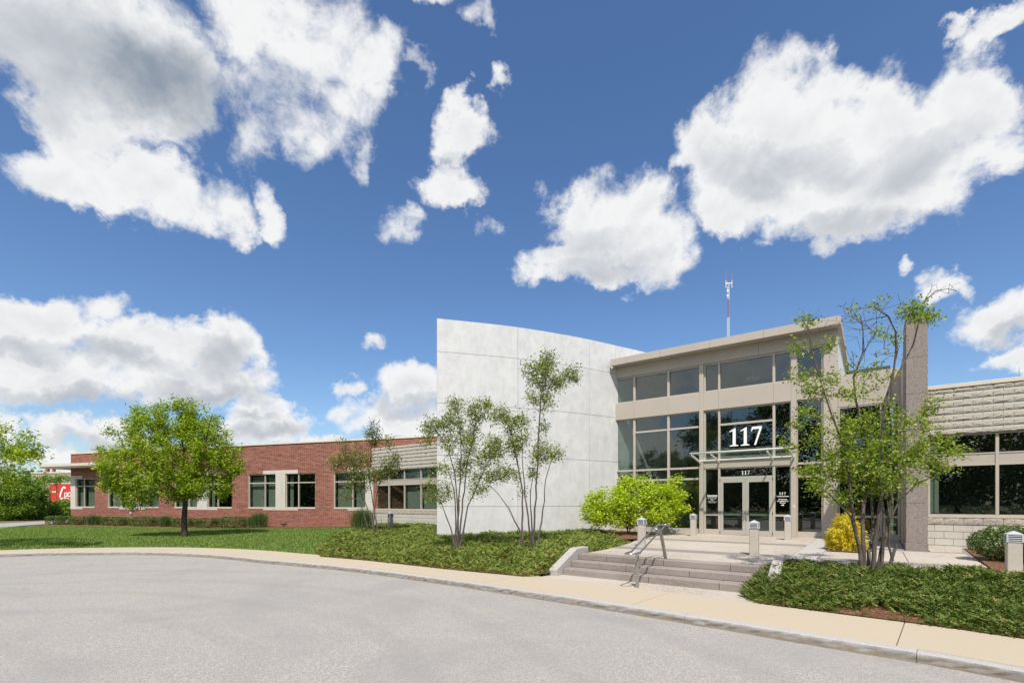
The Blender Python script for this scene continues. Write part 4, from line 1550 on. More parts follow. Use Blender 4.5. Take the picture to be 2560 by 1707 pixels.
for k, (a, b, vm) in enumerate(WINS):
    v = 0.10
    w = obj('window', MB().ring(B_FR, a, b, v - 0.05, v + 0.06, WZ0, WZ1, 0.055, 0.07, 0.05), MT['beige2'], brick_w)
    part('mullion', MT['beige2'], w, (a + vm - 0.035, a + vm + 0.035, v - 0.054, v + 0.06, WZ0 + 0.072, WZ1 - 0.052), fr=B_FR)
    for p, q in ((a + 0.055, a + vm - 0.035), (a + vm + 0.035, b - 0.055)):
        part('rail', MT['beige2'], w, (p, q, v - 0.045, v + 0.055, 3.10, 3.17), fr=B_FR)
        pane(w, B_FR, p, q, WZ0 + 0.07, 3.10, v=v)
        pane(w, B_FR, p, q, 3.17, WZ1 - 0.05, v=v)
    part('window_sill', MT['quoin'], w, (a + 0.002, b - 0.002, -0.035, v - 0.051, WZ0 - 0.03, WZ0 + 0.012), fr=B_FR)
    spans = {0: [(0.08, 0.55), (1.05, 1.9)], 1: [(0.1, 1.2), (1.5, 2.2)], 2: [(0.1, 0.9), (1.1, 2.2)], 3: [(0.1, 2.2)], 4: [(0.1, 0.35)], 5: [(0.08, 1.12), (1.47, 2.3)], 6: [(0.12, 0.38)], 7: [(0.1, 1.3), (1.5, 2.3)]}[k]
    for p, q in spans:
        blind(w, B_FR, a + p, a + q, v + 0.20, WZ0 + 0.02, WZ1 - 0.1)
for a, b, c, d in PIERS:
    z, k = WZ0, 0
    while z < WZ1 - 0.01:
        h = min(0.19, WZ1 - z)
        if b - a > 0.7:
            m = (a + b) / 2 + (0.12 if k % 2 else -0.12)
            segs = [(a, m), (m, b)]
        else:
            segs = [(a, b)]
        for p, q in segs:
            part('pier_block', MT['quoin'], brick_w, (p + 0.003, q - 0.003, -0.022, -0.001, z + 0.003, z + h - 0.003), fr=B_FR)
        z += h
        k += 1
    mid = (a + b) / 2
    for p, q in ((c, mid), (mid, d)) if c < a - 0.2 or d > b + 1.0 and c > 0.1 else ((c, d),):
        part('lintel_stone', MT['quoin'], brick_w, (p + 0.003, q - 0.003, -0.024, -0.001, WZ1 + 0.003, 3.95), fr=B_FR)
        part('sill_stone', MT['quoin'], brick_w, (p + 0.003, q - 0.003, -0.024, -0.001, 1.315, WZ0 - 0.003), fr=B_FR)
part('coping', MT['coping'], brick_w, (-0.05, S_END + 0.05, -0.06, 0.40, 5.70, 5.76), (-0.03, S_END + 0.03, -0.03, 0.36, 5.761, 5.82), fr=B_FR)
part('end_wall', MT['mortar'], brick_w, (0.0, 0.3, 0.301, 14, 0.0, 5.69), fr=B_FR)
part('rear_wall', MT['mortar'], brick_w, (0.0, S_END, 14.0, 14.3, 0.0, 5.69), fr=B_FR)
part('far_end_wall', MT['mortar'], brick_w, (S_END - 0.3, S_END, 0.301, 14, 0.0, 5.69), fr=B_FR)
part('roof', MT['roofgravel'], brick_w, (0.31, S_END - 0.31, 0.31, 13.99, 5.3, 5.42), fr=B_FR)
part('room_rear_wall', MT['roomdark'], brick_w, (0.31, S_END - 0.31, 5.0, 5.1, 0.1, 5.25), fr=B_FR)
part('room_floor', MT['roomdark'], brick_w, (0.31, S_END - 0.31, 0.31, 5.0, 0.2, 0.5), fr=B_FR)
part('corner_canopy', MT['beige'], brick_w, (-2.05, 5.2, -0.95, -0.03, 4.56, 4.80), (-2.05, -0.06, -0.029, 4.0, 4.56, 4.80), fr=B_FR)
part('canopy_edge', MT['coping'], brick_w, (-2.09, 5.24, -1.0, -0.955, 4.66, 4.86), (-2.09, -2.055, -0.95, 4.0, 4.66, 4.86), fr=B_FR)
mb = MB().box(B_FR, 6.9, 7.06, -0.10, -0.012, 0.95, 1.12)
obj('wall_outlet', mb, MT['cast'], brick_w, bev=0.01)
p0 = B_FR(21.6, -0.22, 0.33)
fl = empty('flood_light', p0, 'small dark ground floodlight at the foot of the brick wall', 'light')
obj('lamp_housing', MB().box(B_FR, 21.42, 21.78, -0.32, -0.12, 0.36, 0.47), MT['bronze'], fl, bev=0.02)
obj('stake', MB().box(B_FR, 21.57, 21.63, -0.25, -0.19, 0.22, 0.36), MT['bronze'], fl)

# ------------------------------------------------------------------ bollard lights
def make_bollard():
    r = empty('bollard_light', (0, 0, 0))
    F0_ = Fr((0, 0), tuple(E_FR.u))
    obj('post', MB().box(F0_, -0.10, 0.10, -0.10, 0.10, -0.15, 0.655), MT['bollard'], r, bev=0.012)
    h = 0.112
    mb = MB()
    for a, b in ((-1, -1), (1, -1), (1, 1), (-1, 1)):
        mb.box(F0_, a * h - (0.028 if a > 0 else 0), a * h + (0.028 if a < 0 else 0), b * h - (0.028 if b > 0 else 0), b * h + (0.028 if b < 0 else 0), 0.657, 0.80)
    mb.box(F0_, -h, h, -h, h, 0.80, 0.822)
    head = obj('lamp_head', mb, MT['cast'], r, bev=0.004)
    c = [F0_(a, b, 0.8225) for a, b in ((-h, -h), (h, -h), (h, h), (-h, h))] + [F0_(0, 0, 0.885)]
    obj('cap', MB().add(c, [(3, 2, 1, 0), (0, 1, 4), (1, 2, 4), (2, 3, 4), (3, 0, 4)]), MT['cast'], r)
    obj('dark_core', MB().box(F0_, -0.092, 0.092, -0.092, 0.092, 0.657, 0.80), MT['louver_dark'], r)  # near-black core: shade of the louver gaps put into its colour
    for k in range(4):
        z = 0.668 + k * 0.036
        mb = MB()
        a, b = 0.109, 0.098
        ring0 = [F0_(x * a, y * a, z) for x, y in ((-1, -1), (1, -1), (1, 1), (-1, 1))]
        ring1 = [F0_(x * b, y * b, z + 0.010) for x, y in ((-1, -1), (1, -1), (1, 1), (-1, 1))]
        mb.slab(ring0 , ring1)
        obj('louver', mb, MT['cast'], head)
    return r


BOLL = [
    (E_FR(4.05, -6.79, 0.46), 'concrete bollard light right behind the handrail, beside the lime maple'),
    (E_FR(4.04, -1.49, 0.49), 'concrete bollard light at the left jamb of the entrance doors'),
    (E_FR(7.27, -7.48, 0.46), 'concrete bollard light with a stained foot, in front of the right door'),
    (E_FR(7.30, -1.67, 0.49), 'concrete bollard light at the right jamb of the entrance doors'),
    (E_FR(11.71, -8.45, 0.455), 'large concrete bollard light at the right edge beside the boxwood'),
    (E_FR(-2.71, -4.1, 0.40), 'concrete bollard light half hidden by stems against the white wall'),
    (E_FR(-8.66, -5.98, 0.46), 'concrete bollard light in the ground cover left of the white wall'),
]
proto = make_bollard()
for k, (loc, lab) in enumerate(BOLL):
    o = proto if k == 0 else copy_tree(proto)
    o.location = loc
    tag(o, lab, 'bollard', 'bollard lights around the entrance')
    if k == 4:
        o.scale = (1.0, 1.0, 0.92)

# ------------------------------------------------------------------ handrail
rail = empty('handrail', E_FR(5.72, -11.19, 0.0), 'double steel handrail on two posts in the middle of the entrance steps', 'handrail')
UA, UB = 5.58, 5.78
prof = [(-11.50, 0.735), (-11.22, 0.745), (-11.12, 0.775), (-9.80, 1.225), (-9.68, 1.25), (-9.42, 1.25)]
lo_l, hi_l = [], []
path = [E_FR(UA, v, z) for v, z in prof]
mid_top = [E_FR(UA + 0.02, -9.33, 1.25), E_FR((UA + UB) / 2, -9.29, 1.25), E_FR(UB - 0.02, -9.33, 1.25)]
path2 = [E_FR(UB, v, z) for v, z in prof[::-1]]
mid_bot = [E_FR(UB - 0.02, -11.57, 0.73), E_FR((UA + UB) / 2, -11.60, 0.73), E_FR(UA + 0.02, -11.57, 0.73), E_FR(UA, -11.50, 0.735)]
obj('rail_loop', MB().tube(path + mid_top + path2 + mid_bot, 0.019, 10, cap=False), MT['steel'], rail, smooth=True)
mb = MB().bar(E_FR(5.70, -11.19, -0.02), E_FR(5.70, -11.19, 0.70), 0.07, 0.045, up=(E_FR.v[0], E_FR.v[1], 0))
obj('post', mb, MT['postmetal'], rail, bev=0.005)
mb = MB().bar(E_FR(5.72, -9.50, 0.44), E_FR(5.70, -9.80, 1.14), 0.07, 0.045, up=(E_FR.v[0], E_FR.v[1], 0))
obj('post', mb, MT['postmetal'], rail, bev=0.005)
for v, z in ((-11.16, 0.70), (-9.82, 1.15)):
    mb = MB().tube([E_FR(UA, v, z + 0.055), E_FR(UA + 0.02, v, z + 0.01), E_FR((UA + UB) / 2, v, z - 0.005), E_FR(UB - 0.02, v, z + 0.01), E_FR(UB, v, z + 0.055)], 0.012, 8)
    obj('rail_bracket', mb, MT['steel'], rail, smooth=True)

# ------------------------------------------------------------------ vegetation
def leaf_quads(P, L, W, rng, up=0.5, fold=0.15):
    n = len(P)
    L = L * rng.uniform(0.7, 1.25, (n, 1))
    W = L * W
    nr = rng.normal(size=(n, 3))
    nr[:, 2] = np.abs(nr[:, 2]) + up
    nr /= np.linalg.norm(nr, axis=1)[:, None]
    t = rng.normal(size=(n, 3))
    t -= nr * (t * nr).sum(1)[:, None]
    t /= np.linalg.norm(t, axis=1)[:, None]
    b = np.cross(nr, t)
    V = np.stack([P - t * L / 2, P + b * W / 2 + nr * L * fold + t * L * 0.05, P + t * L / 2, P - b * W / 2 + nr * L * fold + t * L * 0.05], 1).reshape(-1, 3)
    Fq = np.arange(4 * n).reshape(n, 4)
    return V, Fq


def grow(stems, tips, seg=0.35, rng=None, wander=0.05, climb=1.0):
    """attach every twig tip to the nearest limb; returns nodes, parents"""
    pos_, par = [], []
    for st in stems:
        prev = st.get('join', -1)
        for p in st['pts']:
            pos_.append(np.array(p, float))
            par.append(prev)
            prev = len(pos_) - 1
    nodes = np.array(pos_)
    d0 = np.min(np.linalg.norm(tips[:, None] - nodes[None], axis=2), axis=1)
    is_tip = np.zeros(len(pos_), bool).tolist()
    cap = len(pos_) + len(tips) * 12
    arr = np.zeros((cap, 3))
    arr[:len(pos_)] = nodes
    cnt = len(pos_)
    for i in np.argsort(d0):
        t = tips[i]
        dv = t - arr[:cnt]
        dist = np.linalg.norm(dv, axis=1)
        cost = dist + climb * np.maximum(0, -dv[:, 2] + 0.25 * dist)
        j = int(np.argmin(cost))
        p, dd = arr[j], dist[j]
        m = max(1, min(10, int(dd / seg)))
        prev = j
        for k in range(1, m + 1):
            f = k / m
            q = p + (t - p) * f
            q[2] += 0.10 * dd * math.sin(math.pi * f) * (0.5 if dd < 1 else 1) * 0.6
            if k < m:
                q = q + rng.normal(size=3) * wander * dd / m
            arr[cnt] = q
            par.append(prev)
            is_tip.append(k == m)
            prev = cnt
            cnt += 1
    return arr[:cnt], np.array(par), np.array(is_tip)


def branch_mesh(nodes, par, r_tip, power, minr, n=6, rmax=None, given=None):
    cnt = np.zeros(len(nodes))
    child = np.zeros(len(nodes), int)
    for i in par:
        if i >= 0:
            child[i] += 1
    cnt[child == 0] = 1
    for i in range(len(nodes) - 1, -1, -1):
        if par[i] >= 0:
            cnt[par[i]] += cnt[i]
    rad = np.maximum(minr, r_tip * cnt ** power)
    if rmax:
        rad = np.minimum(rad, rmax)
    if given is not None:
        rad[:len(given)] = np.maximum(rad[:len(given)], given)
    idx = np.where(par >= 0)[0]
    A, B = nodes[par[idx]], nodes[idx]
    ra, rb_ = np.minimum(rad[par[idx]], rad[idx] * 1.5), rad[idx]
    t = B - A
    ln = np.linalg.norm(t, axis=1)[:, None] + 1e-9
    t /= ln
    h = np.where(np.abs(t[:, 2:3]) < 0.9, np.array([[0, 0, 1.0]]), np.array([[1.0, 0, 0]]))
    a = np.cross(t, h)
    a /= np.linalg.norm(a, axis=1)[:, None]
    b = np.cross(t, a)
    ang = np.arange(n) * 2 * math.pi / n
    ring = a[:, None] * np.cos(ang)[None, :, None] + b[:, None] * np.sin(ang)[None, :, None]
    V = np.concatenate([A[:, None] - t[:, None] * ra[:, None, None] * 0.4 + ring * ra[:, None, None], B[:, None] + ring * rb_[:, None, None]], 1).reshape(-1, 3)
    base = np.arange(len(idx))[:, None] * 2 * n
    k = np.arange(n)
    q = np.stack([k, (k + 1) % n, (k + 1) % n + n, k + n], 1)
    Fq = (base[:, :, None] + q[None]).reshape(-1, 4)
    return V, Fq


def ell(rng, c, r, n):
    d = rng.normal(size=(n, 3))
    d /= np.linalg.norm(d, axis=1)[:, None]
    return np.asarray(c) + d * (rng.uniform(0.15, 1, (n, 1)) ** (1 / 2.2)) * np.asarray(r)


def densify(pts, step):
    out = [np.array(pts[0], float)]
    for a, b in zip(pts[:-1], pts[1:]):
        a, b = np.array(a, float), np.array(b, float)
        m = max(1, int(np.linalg.norm(b - a) / step))
        out += [a + (b - a) * k / m for k in range(1, m + 1)]
    return out


def tree(name, label, cat, base, stems, blobs, leafmat, bark, seed, per_tip, sigma, L, W, r_tip, power, group=None, minr=0.006, up=0.5, bare=None, seg=0.35, rmax=None, wander=0.05, crown='crown', stem_r=None):
    """stems: lists of points; blobs: (centre, radii, tips)"""
    rng = np.random.default_rng(seed)
    root = empty(name, base, label, cat, group)
    ss = []
    for s in stems:
        if isinstance(s, dict):
            ss.append(dict(pts=densify(s['pts'], 0.3)))
        else:
            ss.append(dict(pts=densify(s, 0.3)))
    for s in ss:
        j = rng.normal(size=(len(s['pts']), 3)) * 0.012
        j[0] = 0
        s['pts'] = [p + q for p, q in zip(s['pts'], j)]
    tips = np.concatenate([ell(rng, c, r, n) for c, r, n in blobs])
    nodes, par, tip = grow(ss, tips, seg, rng, wander)
    given = None
    if stem_r:
        g = []
        for i, st in enumerate(ss):
            r0, r1 = stem_r[i] if isinstance(stem_r, list) else stem_r
            g += [r0 + (r1 - r0) * (k / max(1, len(st['pts']) - 1)) ** 0.8 for k in range(len(st['pts']))]
        given = np.array(g)
    V, Fq = branch_mesh(nodes, par, r_tip, power, minr, rmax=rmax, given=given, n=8 if stem_r else 6)
    fast('trunk', V, Fq, bark, parent=root, smooth=True)
    tp = nodes[tip]
    pr = nodes[par[tip]]
    f = rng.uniform(-0.15, 1.1, (len(tp), per_tip, 1))
    P = pr[:, None] + (tp - pr)[:, None] * f + rng.normal(size=(len(tp), per_tip, 3)) * sigma
    P = P.reshape(-1, 3)
    V, Fq = leaf_quads(P, L, W, rng, up)
    fast(crown, V, Fq, leafmat, parent=root)
    return root


def bb(Y, lst, depth=1.0):
    """crown lobes given by bearing and size at depth Y; last items: tips, depth offset"""
    out = []
    for it in lst:
        px, py, rx, ry, n = it[:5]
        dy = it[5] if len(it) > 5 else 0.0
        c = at(px, py, Y + dy)
        rx, ry = rx * Y / F, ry * Y / F
        out.append((c, (rx, min(max(rx, ry) * depth, 2.8), ry), n))
    return out


def stem(Y, pts, dys=None):
    n = len(pts)
    dys = dys or [0.0] * n
    return [at(p[0], p[1], Y + d) for p, d in zip(pts, dys)]


def z_of(x, y):
    return float(hgt(x, y)[0])


# round lawn tree
Y = 23.6
b0 = at(462, 1340, Y)
b0[2] = z_of(b0[0], b0[1]) - 0.02
trunk = [b0, at(460, 1300, Y), at(463, 1262, Y), at(466, 1215, Y), at(463, 1150, Y), at(455, 1090, Y), at(452, 1040, Y)]
limbs = [stem(Y, [(463, 1258), (420, 1215), (370, 1180), (320, 1160)], [0, -0.2, -0.5, -0.8]), stem(Y, [(464, 1250), (510, 1205), (550, 1170), (580, 1140)], [0, 0.3, 0.5, 0.6]),
         stem(Y, [(464, 1235), (430, 1160), (390, 1090), (370, 1040)], [0, 0.4, 0.8, 1.0]), stem(Y, [(466, 1225), (500, 1150), (520, 1080), (530, 1040)], [0, -0.4, -0.8, -1.0]),
         stem(Y, [(464, 1255), (440, 1225), (420, 1210), (400, 1200)], [0, -0.9, -1.6, -2.2]), stem(Y, [(464, 1250), (480, 1210), (500, 1190), (510, 1180)], [0, 1.0, 1.8, 2.3])]
tree('lawn_tree', 'rounded bright green tree with dark trunk on the lawn before the brick wing', 'tree', tuple(b0), [trunk] + limbs,
     bb(Y, [(425, 1130, 120, 95, 200), (330, 1165, 75, 62, 90), (300, 1205, 45, 38, 36), (520, 1130, 75, 75, 90), (575, 1150, 38, 45, 30), (430, 1050, 88, 46, 70), (500, 1050, 48, 34, 30), (360, 1080, 50, 40, 32),
            (420, 1215, 95, 42, 90), (520, 1215, 60, 40, 45), (455, 1010, 30, 18, 9), (350, 1030, 18, 20, 6), (262, 1130, 20, 12, 6), (275, 1075, 12, 14, 4), (600, 1170, 14, 24, 6), (340, 1250, 40, 22, 20), (395, 1020, 18, 22, 6)], 0.9),
     MT['lf_lawn'], MT['bark_dark'], 31, 46, 0.14, 0.145, 0.40, 0.0042, 0.52, rmax=0.17, stem_r=[(0.145, 0.03)] + [(0.06, 0.015)] * 6)

# its neighbour, whose branches reach in at the left edge
b1 = np.array([-21.3, 18.4, 0.0])
b1[2] = z_of(b1[0], b1[1]) - 0.02
tr1 = [b1, b1 + (0.05, 0, 1.3), b1 + (0.1, 0, 2.4), b1 + (0.0, 0.1, 3.6), b1 + (0.1, 0, 4.6)]
l1 = [[b1 + (0.05, 0, 1.6), b1 + (1.3, -0.3, 2.6), b1 + (2.6, -0.6, 3.3)], [b1 + (0.08, 0, 2.0), b1 + (-1.3, 0.4, 2.9), b1 + (-2.4, 0.6, 3.5)], [b1 + (0.1, 0, 2.2), b1 + (1.1, -0.6, 3.3), b1 + (2.4, -0.9, 4.1)]]
tree('lawn_tree', 'light green tree whose branch tips reach in at the left edge above the shrubs', 'tree', tuple(b1), [tr1] + l1,
     [(b1 + (0, 0, 3.6), (2.4, 2.3, 1.6), 150), (b1 + (2.7, -0.6, 4.0), (1.2, 0.9, 0.5), 44), (b1 + (3.5, -0.8, 3.45), (0.8, 0.6, 0.22), 18), (b1 + (2.2, -0.9, 4.6), (0.9, 0.8, 0.35), 22), (b1 + (-1.5, 0.6, 3.2), (1.6, 1.5, 1.1), 70)],
     MT['lf_lawn'], MT['bark_dark'], 37, 30, 0.13, 0.13, 0.40, 0.0042, 0.52, rmax=0.16, stem_r=[(0.14, 0.03), (0.05, 0.012), (0.05, 0.012), (0.05, 0.012)])

# serviceberries -------------------------------------------------------------------
def c3_(pts):
    return [(1060 + x / 2.45, 780 + y / 2.45) for x, y in pts]


def c2_(pts):
    return [(560 + x / 3.336, 950 + y / 3.336) for x, y in pts]


def bl(conv, lst):
    out = []
    for it in lst:
        (px, py), s = conv([(it[0], it[1])])[0], (1 / 2.45 if conv is c3_ else 1 / 3.336)
        out.append((px, py, it[2] * s, it[3] * s, *it[4:]))
    return out


def multi(name, label, Y, conv, stems, blobs, seed, leafm, per_tip=23, sigma=0.10, L=0.070, W=0.55, base=None, dep=0.8, r_tip=0.0034, power=0.44, rmax=0.05, zb=0.25):
    ss = []
    rg = np.random.default_rng(seed)
    for s in stems:
        pts = conv(s)
        off = rg.uniform(-0.7, 0.7)
        q = stem(Y, pts, [off * k / max(1, len(pts) - 1) for k in range(len(pts))])
        q[0][2] = min(q[0][2], zb + 0.05)
        ss.append(q)
    b = ss[0][0]
    return tree(name, label, 'tree', (b[0], b[1], zb), ss, bb(Y, bl(conv, blobs), dep), leafm, MT['bark_grey'], seed, per_tip, sigma, L, W, r_tip, power, group='multi-stemmed small trees', rmax=rmax, minr=0.005, stem_r=(0.034, 0.007))


multi('serviceberry_tree', 'airy multi-stemmed small tree before the left end of the white wall', 15.2, c3_,
      [[(190, 1428), (165, 1320), (110, 1180), (80, 1130)], [(205, 1428), (208, 1250), (195, 1000), (150, 850), (70, 710)], [(200, 1428), (213, 1150), (228, 900), (222, 680), (190, 560)],
       [(210, 1428), (238, 1150), (268, 920), (318, 680), (390, 565)], [(215, 1428), (270, 1190), (340, 1020), (410, 890), (440, 800)], [(196, 1428), (190, 1180), (165, 1020), (120, 900)]],
      [(215, 740, 150, 150, 130), (60, 690, 75, 60, 34), (15, 760, 40, 60, 14), (190, 570, 45, 60, 20), (340, 600, 90, 70, 44), (400, 840, 70, 80, 34), (300, 950, 110, 90, 50), (110, 1110, 80, 70, 34), (30, 1050, 40, 50, 10),
       (330, 1080, 60, 50, 18), (150, 950, 80, 60, 20), (390, 560, 30, 25, 8), (20, 1130, 26, 20, 4)], 41, MT['lf_serv'])
multi('serviceberry_tree', 'tall multi-stemmed small tree with a high tuft before the middle of the white wall', 14.7, c3_,
      [[(612, 1432), (600, 1300), (604, 1100), (565, 870), (540, 750), (480, 630), (430, 590)], [(655, 1432), (636, 1250), (612, 1050), (600, 880), (596, 720)],
       [(670, 1432), (680, 1200), (692, 1000), (700, 800), (712, 600), (722, 450), (755, 330), (775, 265)], [(690, 1432), (722, 1280), (747, 1030), (775, 920), (832, 835)],
       [(606, 1400), (590, 1340), (520, 1210), (450, 1110), (405, 1060)], [(676, 1300), (650, 1180), (662, 1010), (690, 900)]],
      [(745, 395, 105, 95, 66), (660, 350, 60, 45, 22), (765, 275, 60, 40, 18), (905, 385, 55, 45, 24), (830, 430, 50, 50, 16), (730, 545, 85, 55, 24), (655, 510, 28, 40, 8), (560, 760, 85, 110, 64), (470, 630, 75, 60, 34), (600, 660, 50, 40, 18),
       (440, 830, 60, 90, 30), (450, 980, 85, 60, 34), (520, 1000, 60, 40, 12), (715, 860, 55, 80, 34), (670, 960, 40, 60, 14), (810, 860, 50, 42, 18), (735, 720, 26, 40, 8), (390, 1020, 30, 30, 6), (610, 1100, 12, 14, 3)], 43, MT['lf_serv'])
multi('serviceberry_tree', 'thin multi-stemmed small tree with bronzed leaves before the stone bay', 21.2, c2_,
      [[(1272, 1270), (1205, 1090), (1150, 960), (1085, 780), (1060, 640)], [(1288, 1270), (1248, 1060), (1212, 830), (1225, 600), (1240, 400)], [(1320, 1255), (1316, 1200), (1310, 1150)], [(1215, 1090), (1130, 1000), (1010, 960), (950, 975)],
       [(1230, 980), (1290, 860), (1370, 760), (1420, 690)]],
      [(1090, 640, 150, 110, 76), (930, 690, 70, 70, 26), (1240, 470, 55, 110, 36), (1130, 760, 140, 80, 50), (1380, 710, 80, 90, 40), (1290, 800, 110, 60, 36), (1100, 880, 110, 60, 26), (1370, 520, 40, 60, 12), (990, 530, 40, 40, 8), (1430, 640, 40, 40, 10), (1010, 970, 60, 25, 8), (1240, 350, 16, 30, 4)],
      47, MT['lf_serv_red'], per_tip=20, sigma=0.12, L=0.088, dep=0.8, zb=0.42)

# great multi-stemmed tree on the right
Y = 8.9
BT = [
    ([(2158, 1432), (2150, 1385), (2140, 1340), (2133, 1295), (2128, 1250), (2120, 1180), (2098, 1090), (2082, 1030), (2060, 960), (2035, 880), (2020, 815)], -0.3),
    ([(2164, 1434), (2158, 1360), (2156, 1290), (2161, 1230), (2166, 1150), (2150, 1060), (2138, 1000), (2136, 940), (2162, 880), (2158, 830), (2150, 790)], 0.5),
    ([(2178, 1434), (2188, 1360), (2200, 1290), (2206, 1200), (2204, 1100), (2216, 1000), (2228, 945), (2244, 880), (2240, 830), (2222, 790), (2190, 765)], -0.6),
    ([(2186, 1434), (2204, 1370), (2214, 1330), (2226, 1260), (2236, 1200), (2226, 1080), (2232, 960), (2262, 905), (2284, 862), (2298, 800), (2312, 750), (2340, 727), (2372, 722), (2392, 728)], 0.4),
    ([(2200, 1350), (2228, 1300), (2246, 1252), (2290, 1215), (2330, 1192)], 0.1),
    ([(2140, 1340), (2128, 1290), (2100, 1258), (2072, 1236), (2040, 1215)], -0.7),
    ([(2214, 1432), (2232, 1400), (2238, 1372), (2239, 1358)], 0.0),
    ([(2232, 1400), (2222, 1366), (2221, 1300), (2217, 1240)], 0.0),
    ([(2172, 1434), (2176, 1380), (2182, 1300), (2180, 1220), (2170, 1120)], 0.8),
    ([(2192, 1436), (2206, 1385), (2210, 1340), (2209, 1280), (2196, 1180), (2186, 1100)], -0.2),
]
ss = []
for pts, off in BT:
    q = stem(Y, pts, [off * k / (len(pts) - 1) for k in range(len(pts))])
    ss.append(q)
for i in (0, 1, 2, 3, 8, 9):
    ss[i][0][2] = 0.15
ss[6][0][2] = 0.2
bigb = bb(Y, [(2100, 1110, 75, 80, 56), (2180, 1090, 85, 90, 62), (2250, 1090, 75, 80, 52), (2150, 1185, 110, 58, 70), (2250, 1175, 85, 55, 50), (2060, 1175, 62, 52, 30), (2310, 1150, 50, 45, 28), (2340, 1105, 45, 24, 14), (2390, 1125, 38, 16, 9), (2370, 1165, 36, 20, 9),
              (2020, 1060, 45, 50, 20), (2030, 960, 50, 36, 16), (1990, 935, 24, 20, 6), (2085, 960, 36, 40, 12), (2070, 870, 28, 26, 7), (1985, 870, 22, 22, 6), (1965, 1110, 26, 26, 6), (2010, 1180, 24, 20, 6),
              (2290, 765, 40, 20, 16), (2320, 795, 22, 26, 9), (2270, 790, 18, 24, 6), (2010, 800, 34, 14, 7), (2125, 785, 20, 24, 4), (2205, 760, 18, 18, 3), (2185, 830, 24, 24, 4), (2240, 855, 24, 18, 5), (2150, 900, 40, 30, 5), (2180, 940, 40, 36, 10), (2130, 980, 40, 30, 9), (2330, 1000, 20, 40, 9),
              (2100, 1235, 40, 22, 14), (2030, 1220, 30, 16, 6), (2330, 1050, 30, 40, 12)], 0.9)
big = tree('shade_tree', 'large multi-stemmed tree with grey trunks and sparse top before the granite pillar', 'tree', (at(2178, 1434, Y)[0], Y, 0.28), ss, bigb, MT['lf_big'], MT['bark_grey'], 53, 27, 0.066, 0.049, 0.72, 0.0023, 0.42, rmax=0.062, stem_r=[(0.040, 0.008), (0.045, 0.008), (0.044, 0.008), (0.042, 0.004), (0.022, 0.006), (0.024, 0.006), (0.03, 0.024), (0.022, 0.01), (0.04, 0.012), (0.036, 0.01)], minr=0.003, seg=0.22, wander=0.09)
# leafless twigs in its top
rng = np.random.default_rng(59)
top = [ss[0][-1], ss[1][-1], ss[1][-3], ss[2][-1], ss[2][-2], ss[3][-1], ss[3][-3], ss[3][-2]]
tw = bb(Y, [(2120, 800, 90, 50, 46), (2180, 860, 70, 60, 40), (2230, 770, 40, 40, 12), (2360, 720, 50, 22, 16), (2060, 790, 60, 30, 12)], 0.7)
tips = np.concatenate([ell(rng, c, r, n) for c, r, n in tw])
nodes, par, tp = grow([dict(pts=densify(s, 0.25)) for s in ss[:4]], tips, 0.16, rng, 0.14)
V, Fq = branch_mesh(nodes, par, 0.0024, 0.40, 0.0024, 5, rmax=0.02)
fast('bare_twigs', V, Fq, MT['bark_grey'], parent=big)

# lime maple
Y = 19.5
mb0 = at(1570, 1337, Y)
mb0[2] = 0.49
tree('maple_shrub', 'low spreading lime green maple at the left side of the entrance glass', 'tree', tuple(mb0),
     [[mb0, at(1568, 1318, Y), at(1560, 1298, Y), at(1530, 1270, Y), at(1500, 1260, Y - 0.3)], [mb0 + (0.03, 0, 0), at(1574, 1318, Y), at(1590, 1290, Y), at(1630, 1255, Y), at(1670, 1240, Y)], [mb0 + (0.0, 0.04, 0), at(1571, 1310, Y), at(1578, 1270, Y + 0.3), at(1585, 1220, Y + 0.4)], [at(1571, 1312, Y), at(1550, 1290, Y - 0.6), at(1540, 1280, Y - 1.0)]],
     bb(Y, [(1525, 1255, 66, 34, 80), (1490, 1285, 42, 26, 40), (1590, 1225, 60, 36, 70), (1660, 1240, 58, 38, 66), (1690, 1265, 32, 30, 26), (1600, 1275, 95, 30, 90), (1545, 1300, 75, 18, 44), (1650, 1295, 45, 16, 22), (1560, 1205, 22, 14, 8), (1695, 1200, 20, 10, 5), (1470, 1262, 14, 14, 5)], 0.85),
     MT['lf_maple'], MT['bark_dark'], 61, 38, 0.11, 0.11, 0.55, 0.0035, 0.45, rmax=0.06, up=0.9)

